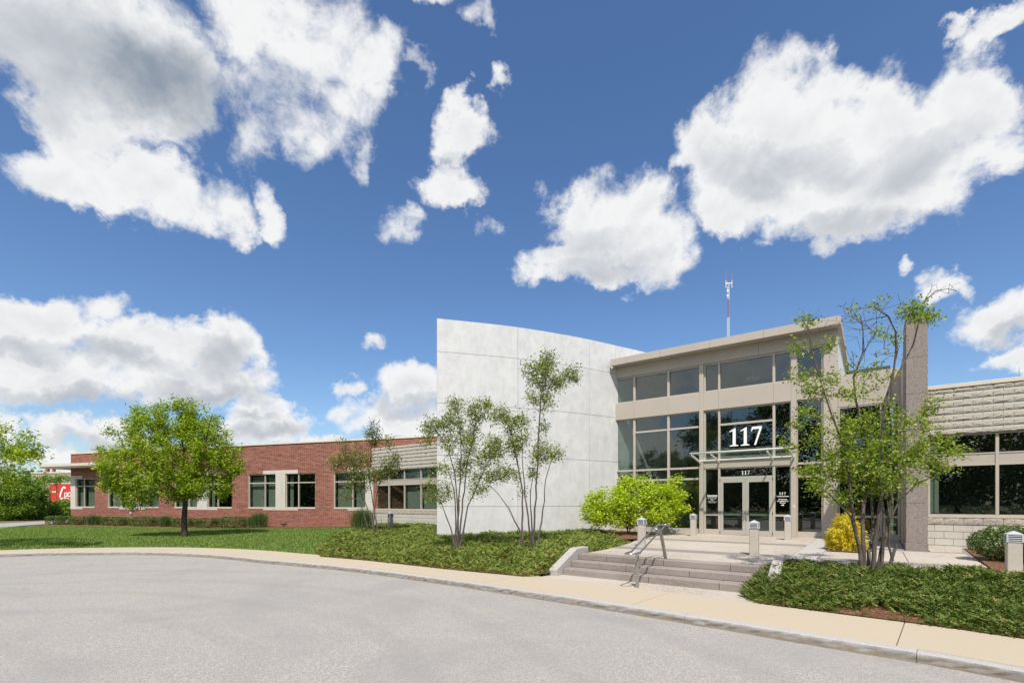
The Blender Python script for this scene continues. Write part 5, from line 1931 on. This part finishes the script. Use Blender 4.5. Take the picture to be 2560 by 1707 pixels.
# golden cypress: weeping threads
def shrub_threads(name, label, base, r, h, n, mat, seed, length, width):
    rng = np.random.default_rng(seed)
    root = empty(name, base, label, 'shrub')
    d = rng.normal(size=(n, 3))
    d[:, 2] = np.abs(d[:, 2]) * 0.9
    d /= np.linalg.norm(d, axis=1)[:, None]
    rad = rng.uniform(0.55, 1.03, (n, 1)) * (1 + 0.12 * np.sin(d[:, :1] * 9 + d[:, 2:3] * 7) + 0.08 * np.sin(d[:, 1:2] * 17 + d[:, :1] * 13))
    zf = np.clip(d[:, 2:3], 0, 1)
    P = np.asarray(base) + np.concatenate([d[:, :2] * rad * r * (1 - 0.25 * zf), rad * h * zf ** 0.85], 1) + (0, 0, 0.03)
    out = np.concatenate([d[:, :2], -0.55 + 0.8 * zf * rng.uniform(0, 1.6, (n, 1))], 1) + rng.normal(size=(n, 3)) * 0.6
    out /= np.linalg.norm(out, axis=1)[:, None]
    V, T = sprays(P, out, length, width, rng)
    fast('foliage', V, T, mat, parent=root)
    mb = MB()
    for k in range(7):
        a = k * 0.9
        mb.tube([np.asarray(base) + (0, 0, -0.05), np.asarray(base) + (0.4 * r * math.cos(a), 0.4 * r * math.sin(a), 0.4 * h), np.asarray(base) + (0.6 * r * math.cos(a), 0.6 * r * math.sin(a), 0.8 * h)], [0.02, 0.014, 0.006], 5)
    obj('stems', mb, MT['bark_dark'], root)
    return root


def sprays(P, D, length, width, rng, cross=1.0):
    """feathered sprigs: a thin axis with three pairs of side needles"""
    n = len(P)
    ln = length * rng.uniform(0.6, 1.3, (n, 1))
    s = np.cross(D, rng.normal(size=(n, 3)))
    s /= np.linalg.norm(s, axis=1)[:, None] + 1e-9
    s *= ln * width
    droop = np.cross(s, D)
    droop /= np.linalg.norm(droop, axis=1)[:, None] + 1e-9
    A = [P + D * ln * f + droop * ln * (-0.10 * f * f) for f in (0.0, 0.34, 0.66, 1.0)]
    Ls = [A[i] + D * ln * 0.36 + s * w * cross for i, w in ((0, 1.0), (1, 0.85), (2, 0.55))]
    Rs = [A[i] + D * ln * 0.36 - s * w * cross for i, w in ((0, 1.0), (1, 0.85), (2, 0.55))]
    V = np.stack(A + Ls + Rs, 1).reshape(-1, 3)
    b = np.arange(n)[:, None, None] * 10
    T = np.array([(0, 1, 4), (1, 0, 7), (1, 2, 5), (2, 1, 8), (2, 3, 6), (3, 2, 9)])[None]
    return V, (b + T).reshape(-1, 3)


shrub_threads('golden_cypress', 'golden yellow thread-leaf shrub in the mulch ring beside the entrance path', E_FR(9.08, -4.75, 0.49), 0.44, 0.88, 9500, MT['lf_yellow'], 67, 0.085, 0.22)


def leafy_shrub(name, label, base, r, h, n, mat, seed, L, group=None, boxy=0.0, cat='shrub', shell=0.35, ang=0.0):
    """r = (rx, ry); boxy 0..1 squares the outline"""
    rng = np.random.default_rng(seed)
    root = empty(name, base, label, cat, group)
    d = rng.normal(size=(n, 3))
    d /= np.linalg.norm(d, axis=1)[:, None]
    p = 2 + 6 * boxy
    k = (np.abs(d) ** p).sum(1) ** (-1 / p)
    wob = 1 + 0.05 * np.sin(d[:, 0] * 7 + seed) + 0.05 * np.sin(d[:, 1] * 9 + d[:, 2] * 6)
    rad = (1 - shell * rng.uniform(0, 1, n) ** 1.6) * k * wob
    q = d * rad[:, None] * np.array([r[0], r[1], h / 2]) + (0, 0, h / 2)
    ca, sa = math.cos(ang), math.sin(ang)
    q[:, 0], q[:, 1] = q[:, 0] * ca - q[:, 1] * sa, q[:, 0] * sa + q[:, 1] * ca
    q = q[q[:, 2] > -0.02] + np.asarray(base)
    V, Fq = leaf_quads(q, L, 0.55, rng, 0.4)
    fast('foliage', V, Fq, mat, parent=root)
    mb = MB()
    for i in range(9):
        a = i * 0.7 + seed
        e = np.array([math.cos(a) * r[0] * 0.75, math.sin(a) * r[1] * 0.75])
        e = np.array([e[0] * ca - e[1] * sa, e[0] * sa + e[1] * ca])
        mb.tube([np.asarray(base) + (0, 0, -0.04), np.asarray(base) + (e[0] * 0.5, e[1] * 0.5, h * 0.4), np.asarray(base) + (e[0], e[1], h * 0.8)], [0.018, 0.012, 0.005], 5)
    obj('stems', mb, MT['bark_dark'], root)
    return root


leafy_shrub('boxwood_shrub', 'rounded dark green boxwood in the mulch behind the right-hand bollard', E_FR(12.05, -5.6, 0.47), (0.66, 0.60), 0.78, 5200, MT['lf_box'], 71, 0.058, shell=0.4)
lp = np.array(E_FR(12.35, -6.5, 0.47))
tree('azalea_sprig', 'thin upright sprig with fresh leaves above the boxwood at the right edge', 'shrub', tuple(lp), [[lp, lp + (0.05, 0, 0.5), lp + (0.08, 0, 0.95)], [lp, lp + (-0.12, 0, 0.45), lp + (-0.2, 0, 0.8)]],
     [(lp + (0.0, 0, 0.75), (0.3, 0.25, 0.2), 26), (lp + (0.2, 0, 0.4), (0.25, 0.2, 0.3), 16)], MT['lf_shrub'], MT['bark_grey'], 73, 8, 0.05, 0.07, 0.5, 0.003, 0.4)

# clipped hedge along the brick wall
HED = [(125, 150, 'first clipped box shrub from the left end of the hedge'), (150, 179, 'second clipped box shrub from the left end of the hedge'), (180, 219, 'third clipped box shrub from the left end of the hedge'),
       (252, 322, 'long clipped hedge shrub left of the lawn tree, between two grass tufts'), (323, 398, 'long clipped hedge shrub just left of the second grass tuft'),
       (432, 490, 'clipped hedge shrub directly behind the lawn tree trunk'), (491, 549, 'clipped hedge shrub right behind and to the right of the lawn tree trunk'), (552, 622, 'last clipped hedge shrub at the right end of the row')]
for k, (a, b, lab) in enumerate(HED):
    c = (a + b) / 2
    Yh = np.interp(c, [126, 360, 625], [37.3, 34.3, 31.2])
    x = (c - CX) / F * Yh
    w = (b - a) / F * Yh
    leafy_shrub('hedge_shrub', lab, (x, Yh, z_of(x, Yh)), (w / 2 * 1.02, 0.5), 0.64 + 0.03 * math.sin(k * 2.1), int(2600 * max(0.6, w / 1.2)), MT['lf_box'], 80 + k, 0.075, 'clipped hedge along the brick wall', 0.9, 'hedge', 0.16, B_FR.ang)


def grass_tuft(label, px, Yh, w, h, seed):
    rng = np.random.default_rng(seed)
    x = (px - CX) / F * Yh
    base = np.array([x, Yh, z_of(x, Yh)])
    n = 1100
    root = empty('ornamental_grass', tuple(base), label, 'grass', 'ornamental grasses along the brick wall')
    P = base + np.concatenate([rng.normal(size=(n, 2)) * w * 0.16, np.zeros((n, 1))], 1)
    a = rng.uniform(0, 2 * math.pi, n)
    lean = rng.uniform(0.05, 0.75, n)
    ln = h * rng.uniform(0.7, 1.15, n)
    tip = P + np.stack([np.cos(a) * lean * ln * 0.75, np.sin(a) * lean * ln * 0.75, ln * (1 - 0.25 * lean)], 1)
    mid = P * 0.5 + tip * 0.5 + np.stack([np.zeros(n), np.zeros(n), ln * 0.12], 1)
    s = np.stack([-np.sin(a), np.cos(a), np.zeros(n)], 1) * 0.009
    V = np.stack([P - s, P + s, mid + s, mid - s, tip], 1).reshape(-1, 3)
    k5 = np.arange(n)[:, None, None] * 5
    T = (k5 + np.array([(0, 1, 2), (0, 2, 3), (3, 2, 4)])[None]).reshape(-1, 3)
    fast('blades', V, T, MT['lf_tuft'], parent=root)


for px, Yh, w, h, lab in ((236, 35.8, 0.95, 0.80, 'tuft of ornamental grass between the clipped shrubs left of the lawn tree'), (414, 33.4, 1.0, 0.80, 'tuft of ornamental grass just left of the lawn tree trunk'),
                          (632, 31.2, 0.7, 0.7, 'short tuft of ornamental grass at the right end of the hedge'), (648, 31.1, 1.15, 1.0, 'tall tuft of ornamental grass under the pale stone pier'), (906, 28.2, 1.5, 1.12, 'broad tuft of ornamental grass where brick meets the stone bay')):
    grass_tuft(lab, px, Yh, w, h, int(px))

# ------------------------------------------------------------------ creeping juniper (nobody could count the sprays)
def scatter(poly, n, rng):
    poly = np.asarray(poly)
    lo, hi = poly.min(0), poly.max(0)
    out = np.zeros((0, 2))
    while len(out) < n:
        q = rng.uniform(lo, hi, (n * 2, 2))
        out = np.concatenate([out, q[inside(q, poly)]])
    return out[:n]


def edge_dist(p, poly):
    poly = np.asarray(poly)
    best = np.full(len(p), 1e9)
    for a, b in zip(poly, np.roll(poly, -1, 0)):
        ab = b - a
        t = np.clip(((p - a) @ ab) / (ab @ ab + 1e-12), 0, 1)
        best = np.minimum(best, np.hypot(*(p - a - t[:, None] * ab).T))
    return best


def lump2(x, y):
    return 0.5 + 0.5 * np.sin(x * 8.3 + 2.0 * np.sin(y * 4.1)) * np.sin(y * 9.1 + 2.0 * np.sin(x * 3.7))


def lump(x, y):
    return 0.5 + 0.25 * np.sin(x * 2.3 + 1.1 * np.sin(y * 1.7)) * np.cos(y * 2.9 + 0.7 * np.sin(x * 2.1)) + 0.25 * np.sin(x * 5.1 + y * 3.3) * np.cos(y * 6.2 - x * 2.2)


def juniper(name, label, poly, hf, n, mat, seed, height, gaps=(), length=0.20):
    rng = np.random.default_rng(seed)
    p = scatter(poly, n, rng)
    for gx_, gy_, gr in gaps:
        dd = np.hypot(p[:, 0] - gx_, p[:, 1] - gy_)
        p = p[(dd > gr * rng.uniform(0.6, 1.25, len(p)))]
    e = edge_dist(p, poly)
    lm = lump(p[:, 0], p[:, 1])
    top = hf(p[:, 0], p[:, 1]) + (0.05 + height * smooth01(e / 0.55)) * (0.55 + 0.75 * lm)
    top = top + 0.10 * (lump2(p[:, 0], p[:, 1]) - 0.5) + rng.normal(size=len(p)) * 0.012
    z = top - rng.uniform(0, 1, len(p)) ** 2 * 0.17
    # sprays lean outwards and downhill in drifts
    a = 2.2 * np.sin(p[:, 0] * 1.3) + 1.7 * np.cos(p[:, 1] * 1.1) + rng.normal(size=len(p)) * 1.7
    D = np.stack([np.cos(a), np.sin(a), rng.uniform(0.0, 0.9, len(p))], 1)
    D /= np.linalg.norm(D, axis=1)[:, None]
    V, T = sprays(np.stack([p[:, 0], p[:, 1], z], 1), D, length, 0.22, rng)
    fast(name, V, T, mat, kind='stuff', label=label, category='ground cover') if False else tag(fast(name, V, T, mat), label, 'ground cover', None, 'stuff')


juniper('juniper_cover', 'low spreading green juniper carpet before the white wall', BED_L, hbed, 85000, MT['lf_jun'], 91, 0.15,
        gaps=[(0.5, 14.7, 0.2), (-1.7, 15.2, 0.2)], length=0.115)
gapc = E_FR.xy(9.75, -11.42)
juniper('juniper_cover', 'dark green juniper carpet at the lower right between sidewalk and plaza', BED_R, hbed_r, 62000, MT['lf_jun_dark'], 93, 0.15,
        gaps=[(*gapc, 0.33), (*E_FR.xy(9.35, -11.5), 0.22), (*E_FR.xy(10.15, -11.5), 0.2)], length=0.092)

# ------------------------------------------------------------------ lawn grass
LAWN = [tuple(INNER[i % NK]) for i in range(i0, i0 + NK) if INNER[i % NK][1] > 14.6 and INNER[i % NK][0] < -3.8]
LAWN = LAWN + [(-26, 17), (-36, 30), (-33, 35), (-22, 31.5), (-14.5, 29), (-8.6, 27.6), (-7.6, 24.2), (-7.9, 21.0), (-7.5, 19.0), (-7.1, 17.3)]
rng = np.random.default_rng(101)
gp = scatter(LAWN, 170000, rng)
gz_ = hgt(gp[:, 0], gp[:, 1])
a = rng.uniform(0, 2 * math.pi, len(gp))
ln = rng.uniform(0.035, 0.085, len(gp)) * (0.7 + 0.6 * lump(gp[:, 0] * 0.7, gp[:, 1] * 0.7))
b3 = np.stack([gp[:, 0], gp[:, 1], gz_ - 0.005], 1)
s = np.stack([-np.sin(a), np.cos(a), np.zeros(len(a))], 1) * 0.011
tipv = b3 + np.stack([np.cos(a) * ln * 0.6, np.sin(a) * ln * 0.6, ln], 1)
V = np.stack([b3 - s, b3 + s, tipv], 1).reshape(-1, 3)
tag(fast('lawn_grass', V, np.arange(len(V)).reshape(-1, 3), MT['lf_grass']), 'short mown green lawn between the sidewalk and the brick wing', 'grass', None, 'stuff')

# ------------------------------------------------------------------ beyond the building, left
def bushy(name, label, px, py_top, Yb, wpx, seed, mat='lf_shrub', n=150, per=34, L=0.20, cat='tree', group=None, low=True, high=False):
    x = (px - CX) / F * Yb
    z0 = z_of(x, Yb) + max(0.0, (math.hypot(x, Yb) - 70) * 0.012)
    top_ = CZ - (py_top - HY) / F * Yb
    h = top_ - z0
    w = wpx / F * Yb / 2
    b = np.array([x, Yb, z0 - 0.1])
    st = [[b, b + (0.1, 0, h * 0.3), b + (0, 0.1, h * 0.65)], [b + (0.05, 0, 0), b + (w * 0.4, 0, h * 0.35), b + (w * 0.6, 0.2, h * 0.6)], [b, b + (-w * 0.4, 0, h * 0.3), b + (-w * 0.6, -0.2, h * 0.55)]]
    bl_ = [(b + (0, 0, h * 0.62), (w * 0.85, w * 0.7, h * 0.36), n), (b + (w * 0.45, -0.3, h * 0.4), (w * 0.55, w * 0.55, h * 0.28), n // 2), (b + (-w * 0.45, -0.3, h * 0.42), (w * 0.55, w * 0.55, h * 0.28), n // 2)]
    if high:
        bl_ = [(b + (0, 0, h * 0.93), (w, w * 0.7, h * 0.06), n), (b + (-w * 0.5, 0, h * 0.86), (w * 0.6, w * 0.5, h * 0.05), n // 3)]
    elif low:
        bl_ += [(b + (0.2 * w, -0.4, h * 0.2), (w * 0.8, w * 0.6, h * 0.17), n // 2)]
    return tree(name, label, cat, tuple(b), st, bl_, MT[mat], MT['bark_dark'], seed, per, 0.22, L, 0.45, 0.006, 0.45, group=group, seg=0.6, rmax=0.12)


bushy('flowering_shrub', 'large bright green shrub mass at the left edge beyond the driveway', 18, 1158, 45.5, 150, 201, n=170)
bushy('flowering_shrub', 'broad green shrub left of the red trailer beyond the driveway', 78, 1182, 47.5, 92, 202, n=140)
bushy('flowering_shrub', 'thin shrub with spreading top just left of the brick wing corner', 140, 1184, 54, 70, 203, n=46, per=20, high=True)
bushy('hedge_thicket', 'low green thicket under the red trailer behind the wing corner', 150, 1246, 50, 110, 204, n=90, cat='shrub')
bushy('hedge_thicket', 'low dark green thicket at the left edge behind the big shrub', 45, 1236, 51, 150, 205, n=90, cat='shrub', mat='lf_far')

# red drinks trailer with white script
TY = 76.0
tx0, tx1 = (122 - CX) / F * TY, (122 - CX) / F * TY + 12.5
T_FR = Fr((tx0, TY), (1, -0.06))
tr = empty('delivery_trailer', (tx0 + 3, TY, 0.4), 'red delivery trailer with white script lettering behind the wing corner', 'trailer')
zt = CZ + (HY - 1209) / F * TY
part('cargo_box', MT['redpaint'], tr, (0, 12.5, 0, 2.5, zt - 2.9, zt), fr=T_FR, bev=0.05)
part('roof_edge', MT['whitemetal'], tr, (-0.02, 12.52, -0.02, 2.52, zt + 0.001, zt + 0.09), fr=T_FR)
part('chassis', MT['tyre'], tr, (0.3, 12.2, 0.5, 2.0, zt - 3.25, zt - 2.905), fr=T_FR)
for u in (1.6, 2.9):
    for v in (0.1, 2.15):
        mb = MB().tube([T_FR(u, v, 1.0), T_FR(u, v + 0.28, 1.0)], 0.52, 16)
        obj('wheel', mb, MT['tyre'], tr)
obj('landing_leg', MB().box(T_FR, 10.2, 10.4, 1.0, 1.4, 0.45, zt - 3.2), MT['tyre'], tr)


def script(strokes, u0, z0, k):
    mb = MB()
    for pts, w in strokes:
        pts = [np.array(p, float) for p in pts]
        # smooth the stroke and give it a swelling width
        P = []
        for i in range(len(pts) - 1):
            a, b, c, d = pts[max(i - 1, 0)], pts[i], pts[i + 1], pts[min(i + 2, len(pts) - 1)]
            for f in np.linspace(0, 1, 8, endpoint=False):
                P.append(0.5 * (2 * b + (c - a) * f + (2 * a - 5 * b + 4 * c - d) * f * f + (3 * b - a - 3 * c + d) * f ** 3))
        P.append(pts[-1])
        P = np.array(P)
        t = np.gradient(P, axis=0)
        t /= np.hypot(t[:, 0], t[:, 1])[:, None] + 1e-9
        nn = np.stack([-t[:, 1], t[:, 0]], 1)
        ww = w * (0.55 + 0.45 * np.abs(t[:, 1]))
        A, B = P + nn * ww[:, None] / 2, P - nn * ww[:, None] / 2
        n = len(P)
        vs = [T_FR(u0 + q[0] * k, -0.03, z0 + q[1] * k) for q in A] + [T_FR(u0 + q[0] * k, -0.03, z0 + q[1] * k) for q in B]
        mb.add(vs, [(i, i + 1, n + i + 1, n + i) for i in range(n - 1)])
    return mb


SCRIPT = [
    ([(0.62, 0.92), (0.50, 1.08), (0.34, 0.92), (0.18, 0.52), (0.10, 0.14), (0.22, -0.04), (0.42, 0.02), (0.62, 0.10)], 0.15),                          # C
    ([(0.10, 0.10), (0.16, -0.10), (0.42, -0.12), (0.75, 0.02), (1.1, -0.10), (1.5, -0.06)], 0.10),                                                     # swash
    ([(0.72, 0.52), (0.60, 0.50), (0.56, 0.28), (0.64, 0.14), (0.76, 0.22), (0.82, 0.42), (0.74, 0.54)], 0.09),                                         # o
    ([(1.08, 0.46), (1.00, 0.56), (0.90, 0.42), (0.88, 0.22), (0.98, 0.14), (1.10, 0.24)], 0.09),                                                       # c
    ([(1.36, 0.54), (1.22, 0.52), (1.16, 0.28), (1.24, 0.14), (1.34, 0.26), (1.40, 0.54), (1.38, 0.24), (1.46, 0.16)], 0.09),                          # a
    ([(1.60, 0.34), (1.80, 0.36)], 0.08),
    ([(2.42, 0.92), (2.30, 1.08), (2.14, 0.92), (1.98, 0.52), (1.90, 0.14), (2.02, -0.04), (2.22, 0.02), (2.42, 0.10)], 0.15),
    ([(2.52, 0.52), (2.40, 0.50), (2.36, 0.28), (2.44, 0.14), (2.56, 0.22), (2.62, 0.42), (2.54, 0.54)], 0.09),
    ([(2.72, 0.14), (2.70, 0.5), (2.84, 1.0), (2.94, 0.95), (2.80, 0.45), (2.82, 0.16), (2.92, 0.18)], 0.08),
    ([(3.20, 0.54), (3.06, 0.52), (3.00, 0.28), (3.08, 0.14), (3.18, 0.26), (3.24, 0.54), (3.22, 0.24), (3.32, 0.16)], 0.09),
]
obj('script_lettering', script(SCRIPT, 1.75, zt - 2.25, 1.65), MT['signwhite'], tr)
mb = MB()
for u, w in ((0.62, 0.10), (0.75, 0.16), (0.94, 0.12), (1.09, 0.10)):
    mb.box(T_FR, u, u + w, -0.03, -0.012, zt - 1.35, zt - 1.15)
obj('small_lettering', mb, MT['signwhite'], tr)

# tan works building with two chimneys and the wooded hill behind it
FYB = 128.0
W_FR = Fr(((78 - CX) / F * FYB, FYB), (1, -0.12))
gz0 = 1.2
wk = empty('works_building', W_FR(6, 0, gz0), 'distant tan works building with two red chimneys behind the shrubs', 'building')
ztw = CZ + (HY - 1183) / F * FYB
part('wall', MT['tan'], wk, (0, 16, 0, 10, gz0 - 1, ztw), fr=W_FR)
part('roof_edge', MT['coping'], wk, (-0.1, 16.1, -0.15, 10.1, ztw + 0.002, ztw + 0.35), fr=W_FR)
for u in (1.5, 4.4, 7.3, 10.2):
    for z in (ztw - 2.2, ztw - 5.0):
        w = part('window', MT['whitemetal'], wk, (u - 0.06, u + 1.76, -0.08, -0.005, z - 0.08, z + 1.38), fr=W_FR)
        part('pane', MT['glass'], w, (u, u + 0.83, -0.10, -0.082, z, z + 1.3), (u + 0.87, u + 1.7, -0.10, -0.082, z, z + 1.3), fr=W_FR)
for px, pt, w in ((98, 1168, 0.32), (117, 1170, 0.26)):
    u = (px - CX) / F * FYB - W_FR.o[0]
    ztop = CZ + (HY - pt) / F * FYB
    mb = MB()
    mb.box(W_FR, u - w, u + w, 2, 2 + 2 * w, ztw + 0.36, ztop)
    mb.box(W_FR, u - w - 0.1, u + w + 0.1, 1.9, 2.1 + 2 * w, ztop + 0.002, ztop + 0.3)
    obj('chimney', mb, MT['chimney'], wk)
for k, (px, pt, Yh, w) in enumerate(((60, 1168, 170, 90), (105, 1172, 190, 80), (20, 1176, 160, 80), (150, 1178, 200, 90), (190, 1180, 210, 90))):
    bushy('hill_tree', ['distant tree on the skyline left of the tall chimney', 'distant tree on the skyline between the two chimneys', 'distant tree on the skyline at the left edge', 'distant tree on the skyline right of the chimneys', 'distant tree on the skyline touching the wing corner'][k], px, pt, Yh, w, 300 + k, 'lf_far', 90, 26, 0.75, 'tree', 'distant skyline trees')

# ------------------------------------------------------------------ radio mast far behind the roof
MY = 165.0
mx_ = (1821 - CX) / F * MY
mz = lambda py: CZ - (py - HY) / F * MY
mast = empty('radio_mast', (mx_, MY, 0.5), 'red and white lattice radio mast rising behind the entrance roof', 'mast')
bands = [(0.5, mz(900), 'redmast'), (mz(900), mz(793), 'whitemast'), (mz(793), mz(748), 'redmast'), (mz(748), mz(709), 'whitemast')]
R = 0.36
legs = [np.array([mx_ + R * math.cos(a), MY + R * math.sin(a)]) for a in (math.radians(-90), math.radians(30), math.radians(150))]
for z0, z1, mt in bands:
    mb = MB()
    for q in legs:
        mb.box(Fr((q[0], q[1]), (1, 0)), -0.05, 0.05, -0.05, 0.05, z0, z1)
    nb = max(1, int((z1 - z0) / 0.85))
    for k in range(nb):
        za, zb = z0 + (z1 - z0) * k / nb, z0 + (z1 - z0) * (k + 1) / nb
        for i in range(3):
            a, b = legs[i], legs[(i + 1) % 3]
            mb.bar((a[0], a[1], za), (b[0], b[1], za), 0.045, 0.045)
            mb.bar((a[0], a[1], za), (b[0], b[1], zb), 0.04, 0.04)
    obj('lattice_section', mb, MT[mt], mast)
zt2 = mz(709)
mb = MB()
arms = []
for a in (math.radians(200), math.radians(-20), math.radians(90)):
    e = (mx_ + 1.1 * math.cos(a), MY + 1.1 * math.sin(a))
    arms.append(e)
    mb.bar((mx_, MY, zt2 + 0.2), (e[0], e[1], zt2 - 0.1), 0.16, 0.22)
for i in range(3):
    mb.bar((*arms[i], zt2 - 0.1), (*arms[(i + 1) % 3], zt2 - 0.1), 0.10, 0.14)
obj('antenna_platform', mb, MT['whitemast'], mast)
for (ex, ey), hh in zip(arms, (4.4, 3.2, 1.6)):
    obj('whip_antenna', MB().tube([(ex, ey, zt2 + 0.9), (ex, ey, zt2 + hh)], [0.12, 0.08], 6), MT['redmast'], mast)
    obj('antenna_mount', MB().tube([(ex, ey, zt2 - 1.6), (ex, ey, zt2 + 0.9)], 0.11, 6), MT['whitemast'], mast)
for z, dx in ((mz(728), -0.45), (mz(740), -0.5)):
    obj('dish_antenna', MB().tube([(mx_ + dx, MY - 0.3, z), (mx_ + dx, MY - 0.5, z)], [0.16, 0.34], 12), MT['whitemast'], mast)

# ------------------------------------------------------------------ trees across the drive (seen mirrored in the glass)
def park_tree(seed, h, w, loc, label):
    b = np.array([0, 0, -0.1]) + np.array(loc)
    st = [[b, b + (0.1, 0, h * 0.25), b + (0, 0.1, h * 0.5), b + (0.1, 0, h * 0.75)], [b + (0, 0, h * 0.25), b + (w * 0.3, 0.2, h * 0.45), b + (w * 0.55, 0.3, h * 0.6)], [b + (0, 0, h * 0.25), b + (-w * 0.3, -0.2, h * 0.42), b + (-w * 0.55, -0.3, h * 0.58)],
          [b + (0, 0, h * 0.3), b + (0.2, w * 0.3, h * 0.5), b + (0.3, w * 0.5, h * 0.62)]]
    bl_ = [(b + (0, 0, h * 0.62), (w, w, h * 0.30), 130), (b + (w * 0.4, 0.3, h * 0.42), (w * 0.7, w * 0.7, h * 0.22), 60), (b + (-w * 0.4, -0.3, h * 0.40), (w * 0.7, w * 0.7, h * 0.22), 60), (b + (0, 0, h * 0.85), (w * 0.55, w * 0.55, h * 0.14), 40), (b + (0.2, 0.2, h * 0.2), (w * 0.9, w * 0.9, h * 0.12), 50)]
    return tree('park_tree', label, 'tree', tuple(b), st, bl_, MT['lf_far'], MT['bark_dark'], seed, 30, 0.45, 0.42, 0.5, 0.012, 0.45, group='trees across the drive behind the camera', seg=0.8, rmax=0.25)


PARK = [((6, -33), 0), ((-4, -35), 2), ((-13, -31), 0), ((-21, -27), 1), ((-29, -21), 0), ((-35, -15), 1), ((-41, -9), 0), ((-46, -3), 1), ((-50, 4), 0), ((-54, 11), 1), ((-58, 18), 0), ((-63, 25), 1), ((-70, 32), 0)]
protos = [park_tree(401, 17.0, 5.6, (-13, -31, 0.1), ''), park_tree(402, 15.5, 5.8, (-21, -27, 0.1), ''), park_tree(403, 18.0, 5.4, (-4, -35, 0.1), '')]
used = [False] * 3
for k, ((x, y), v) in enumerate(PARK):
    if used[v]:
        o = copy_tree(protos[v])
        o.rotation_euler = (0, 0, k * 1.3)
        s_ = 0.9 + 0.2 * ((k * 37) % 10) / 10
        o.scale = (s_, s_, s_)
    else:
        o = protos[v]
        used[v] = True
    if k > 5:
        o.scale = (0.72, 0.72, 0.62 + 0.03 * (k % 3))
    o.location = (x, y, 0.05)
    o['label'] = 'broad green park tree across the drive behind the camera, mirrored in the glass'

# unseen wood added behind those trees so the glass mirrors a dark mass
rng = np.random.default_rng(501)
line = np.array([(40, -48), (20, -50), (0, -50), (-18, -45), (-34, -36), (-46, -26), (-56, -14), (-64, -2), (-70, 10), (-78, 24), (-90, 38)], float)
seg_ = rng.integers(0, len(line) - 1, 26000)
f_ = rng.uniform(0, 1, (len(seg_), 1))
pw_ = line[seg_] * (1 - f_) + line[seg_ + 1] * f_
h_ = (6.5 + 2.0 * np.sin(pw_[:, 0] * 0.35) + 1.2 * np.sin(pw_[:, 1] * 0.8)) * rng.uniform(0, 1, len(pw_)) ** 0.7
P = np.stack([pw_[:, 0] + rng.normal(size=len(pw_)) * 1.4, pw_[:, 1] + rng.normal(size=len(pw_)) * 1.4, h_ + 0.3], 1)
V, Fq = leaf_quads(P, 0.95, 0.6, rng, 0.3)
tag(fast('added_woodland', V, Fq, MT['lf_far']), 'dark woodland edge added across the drive behind the camera to darken the glass', 'woodland', None, 'stuff')
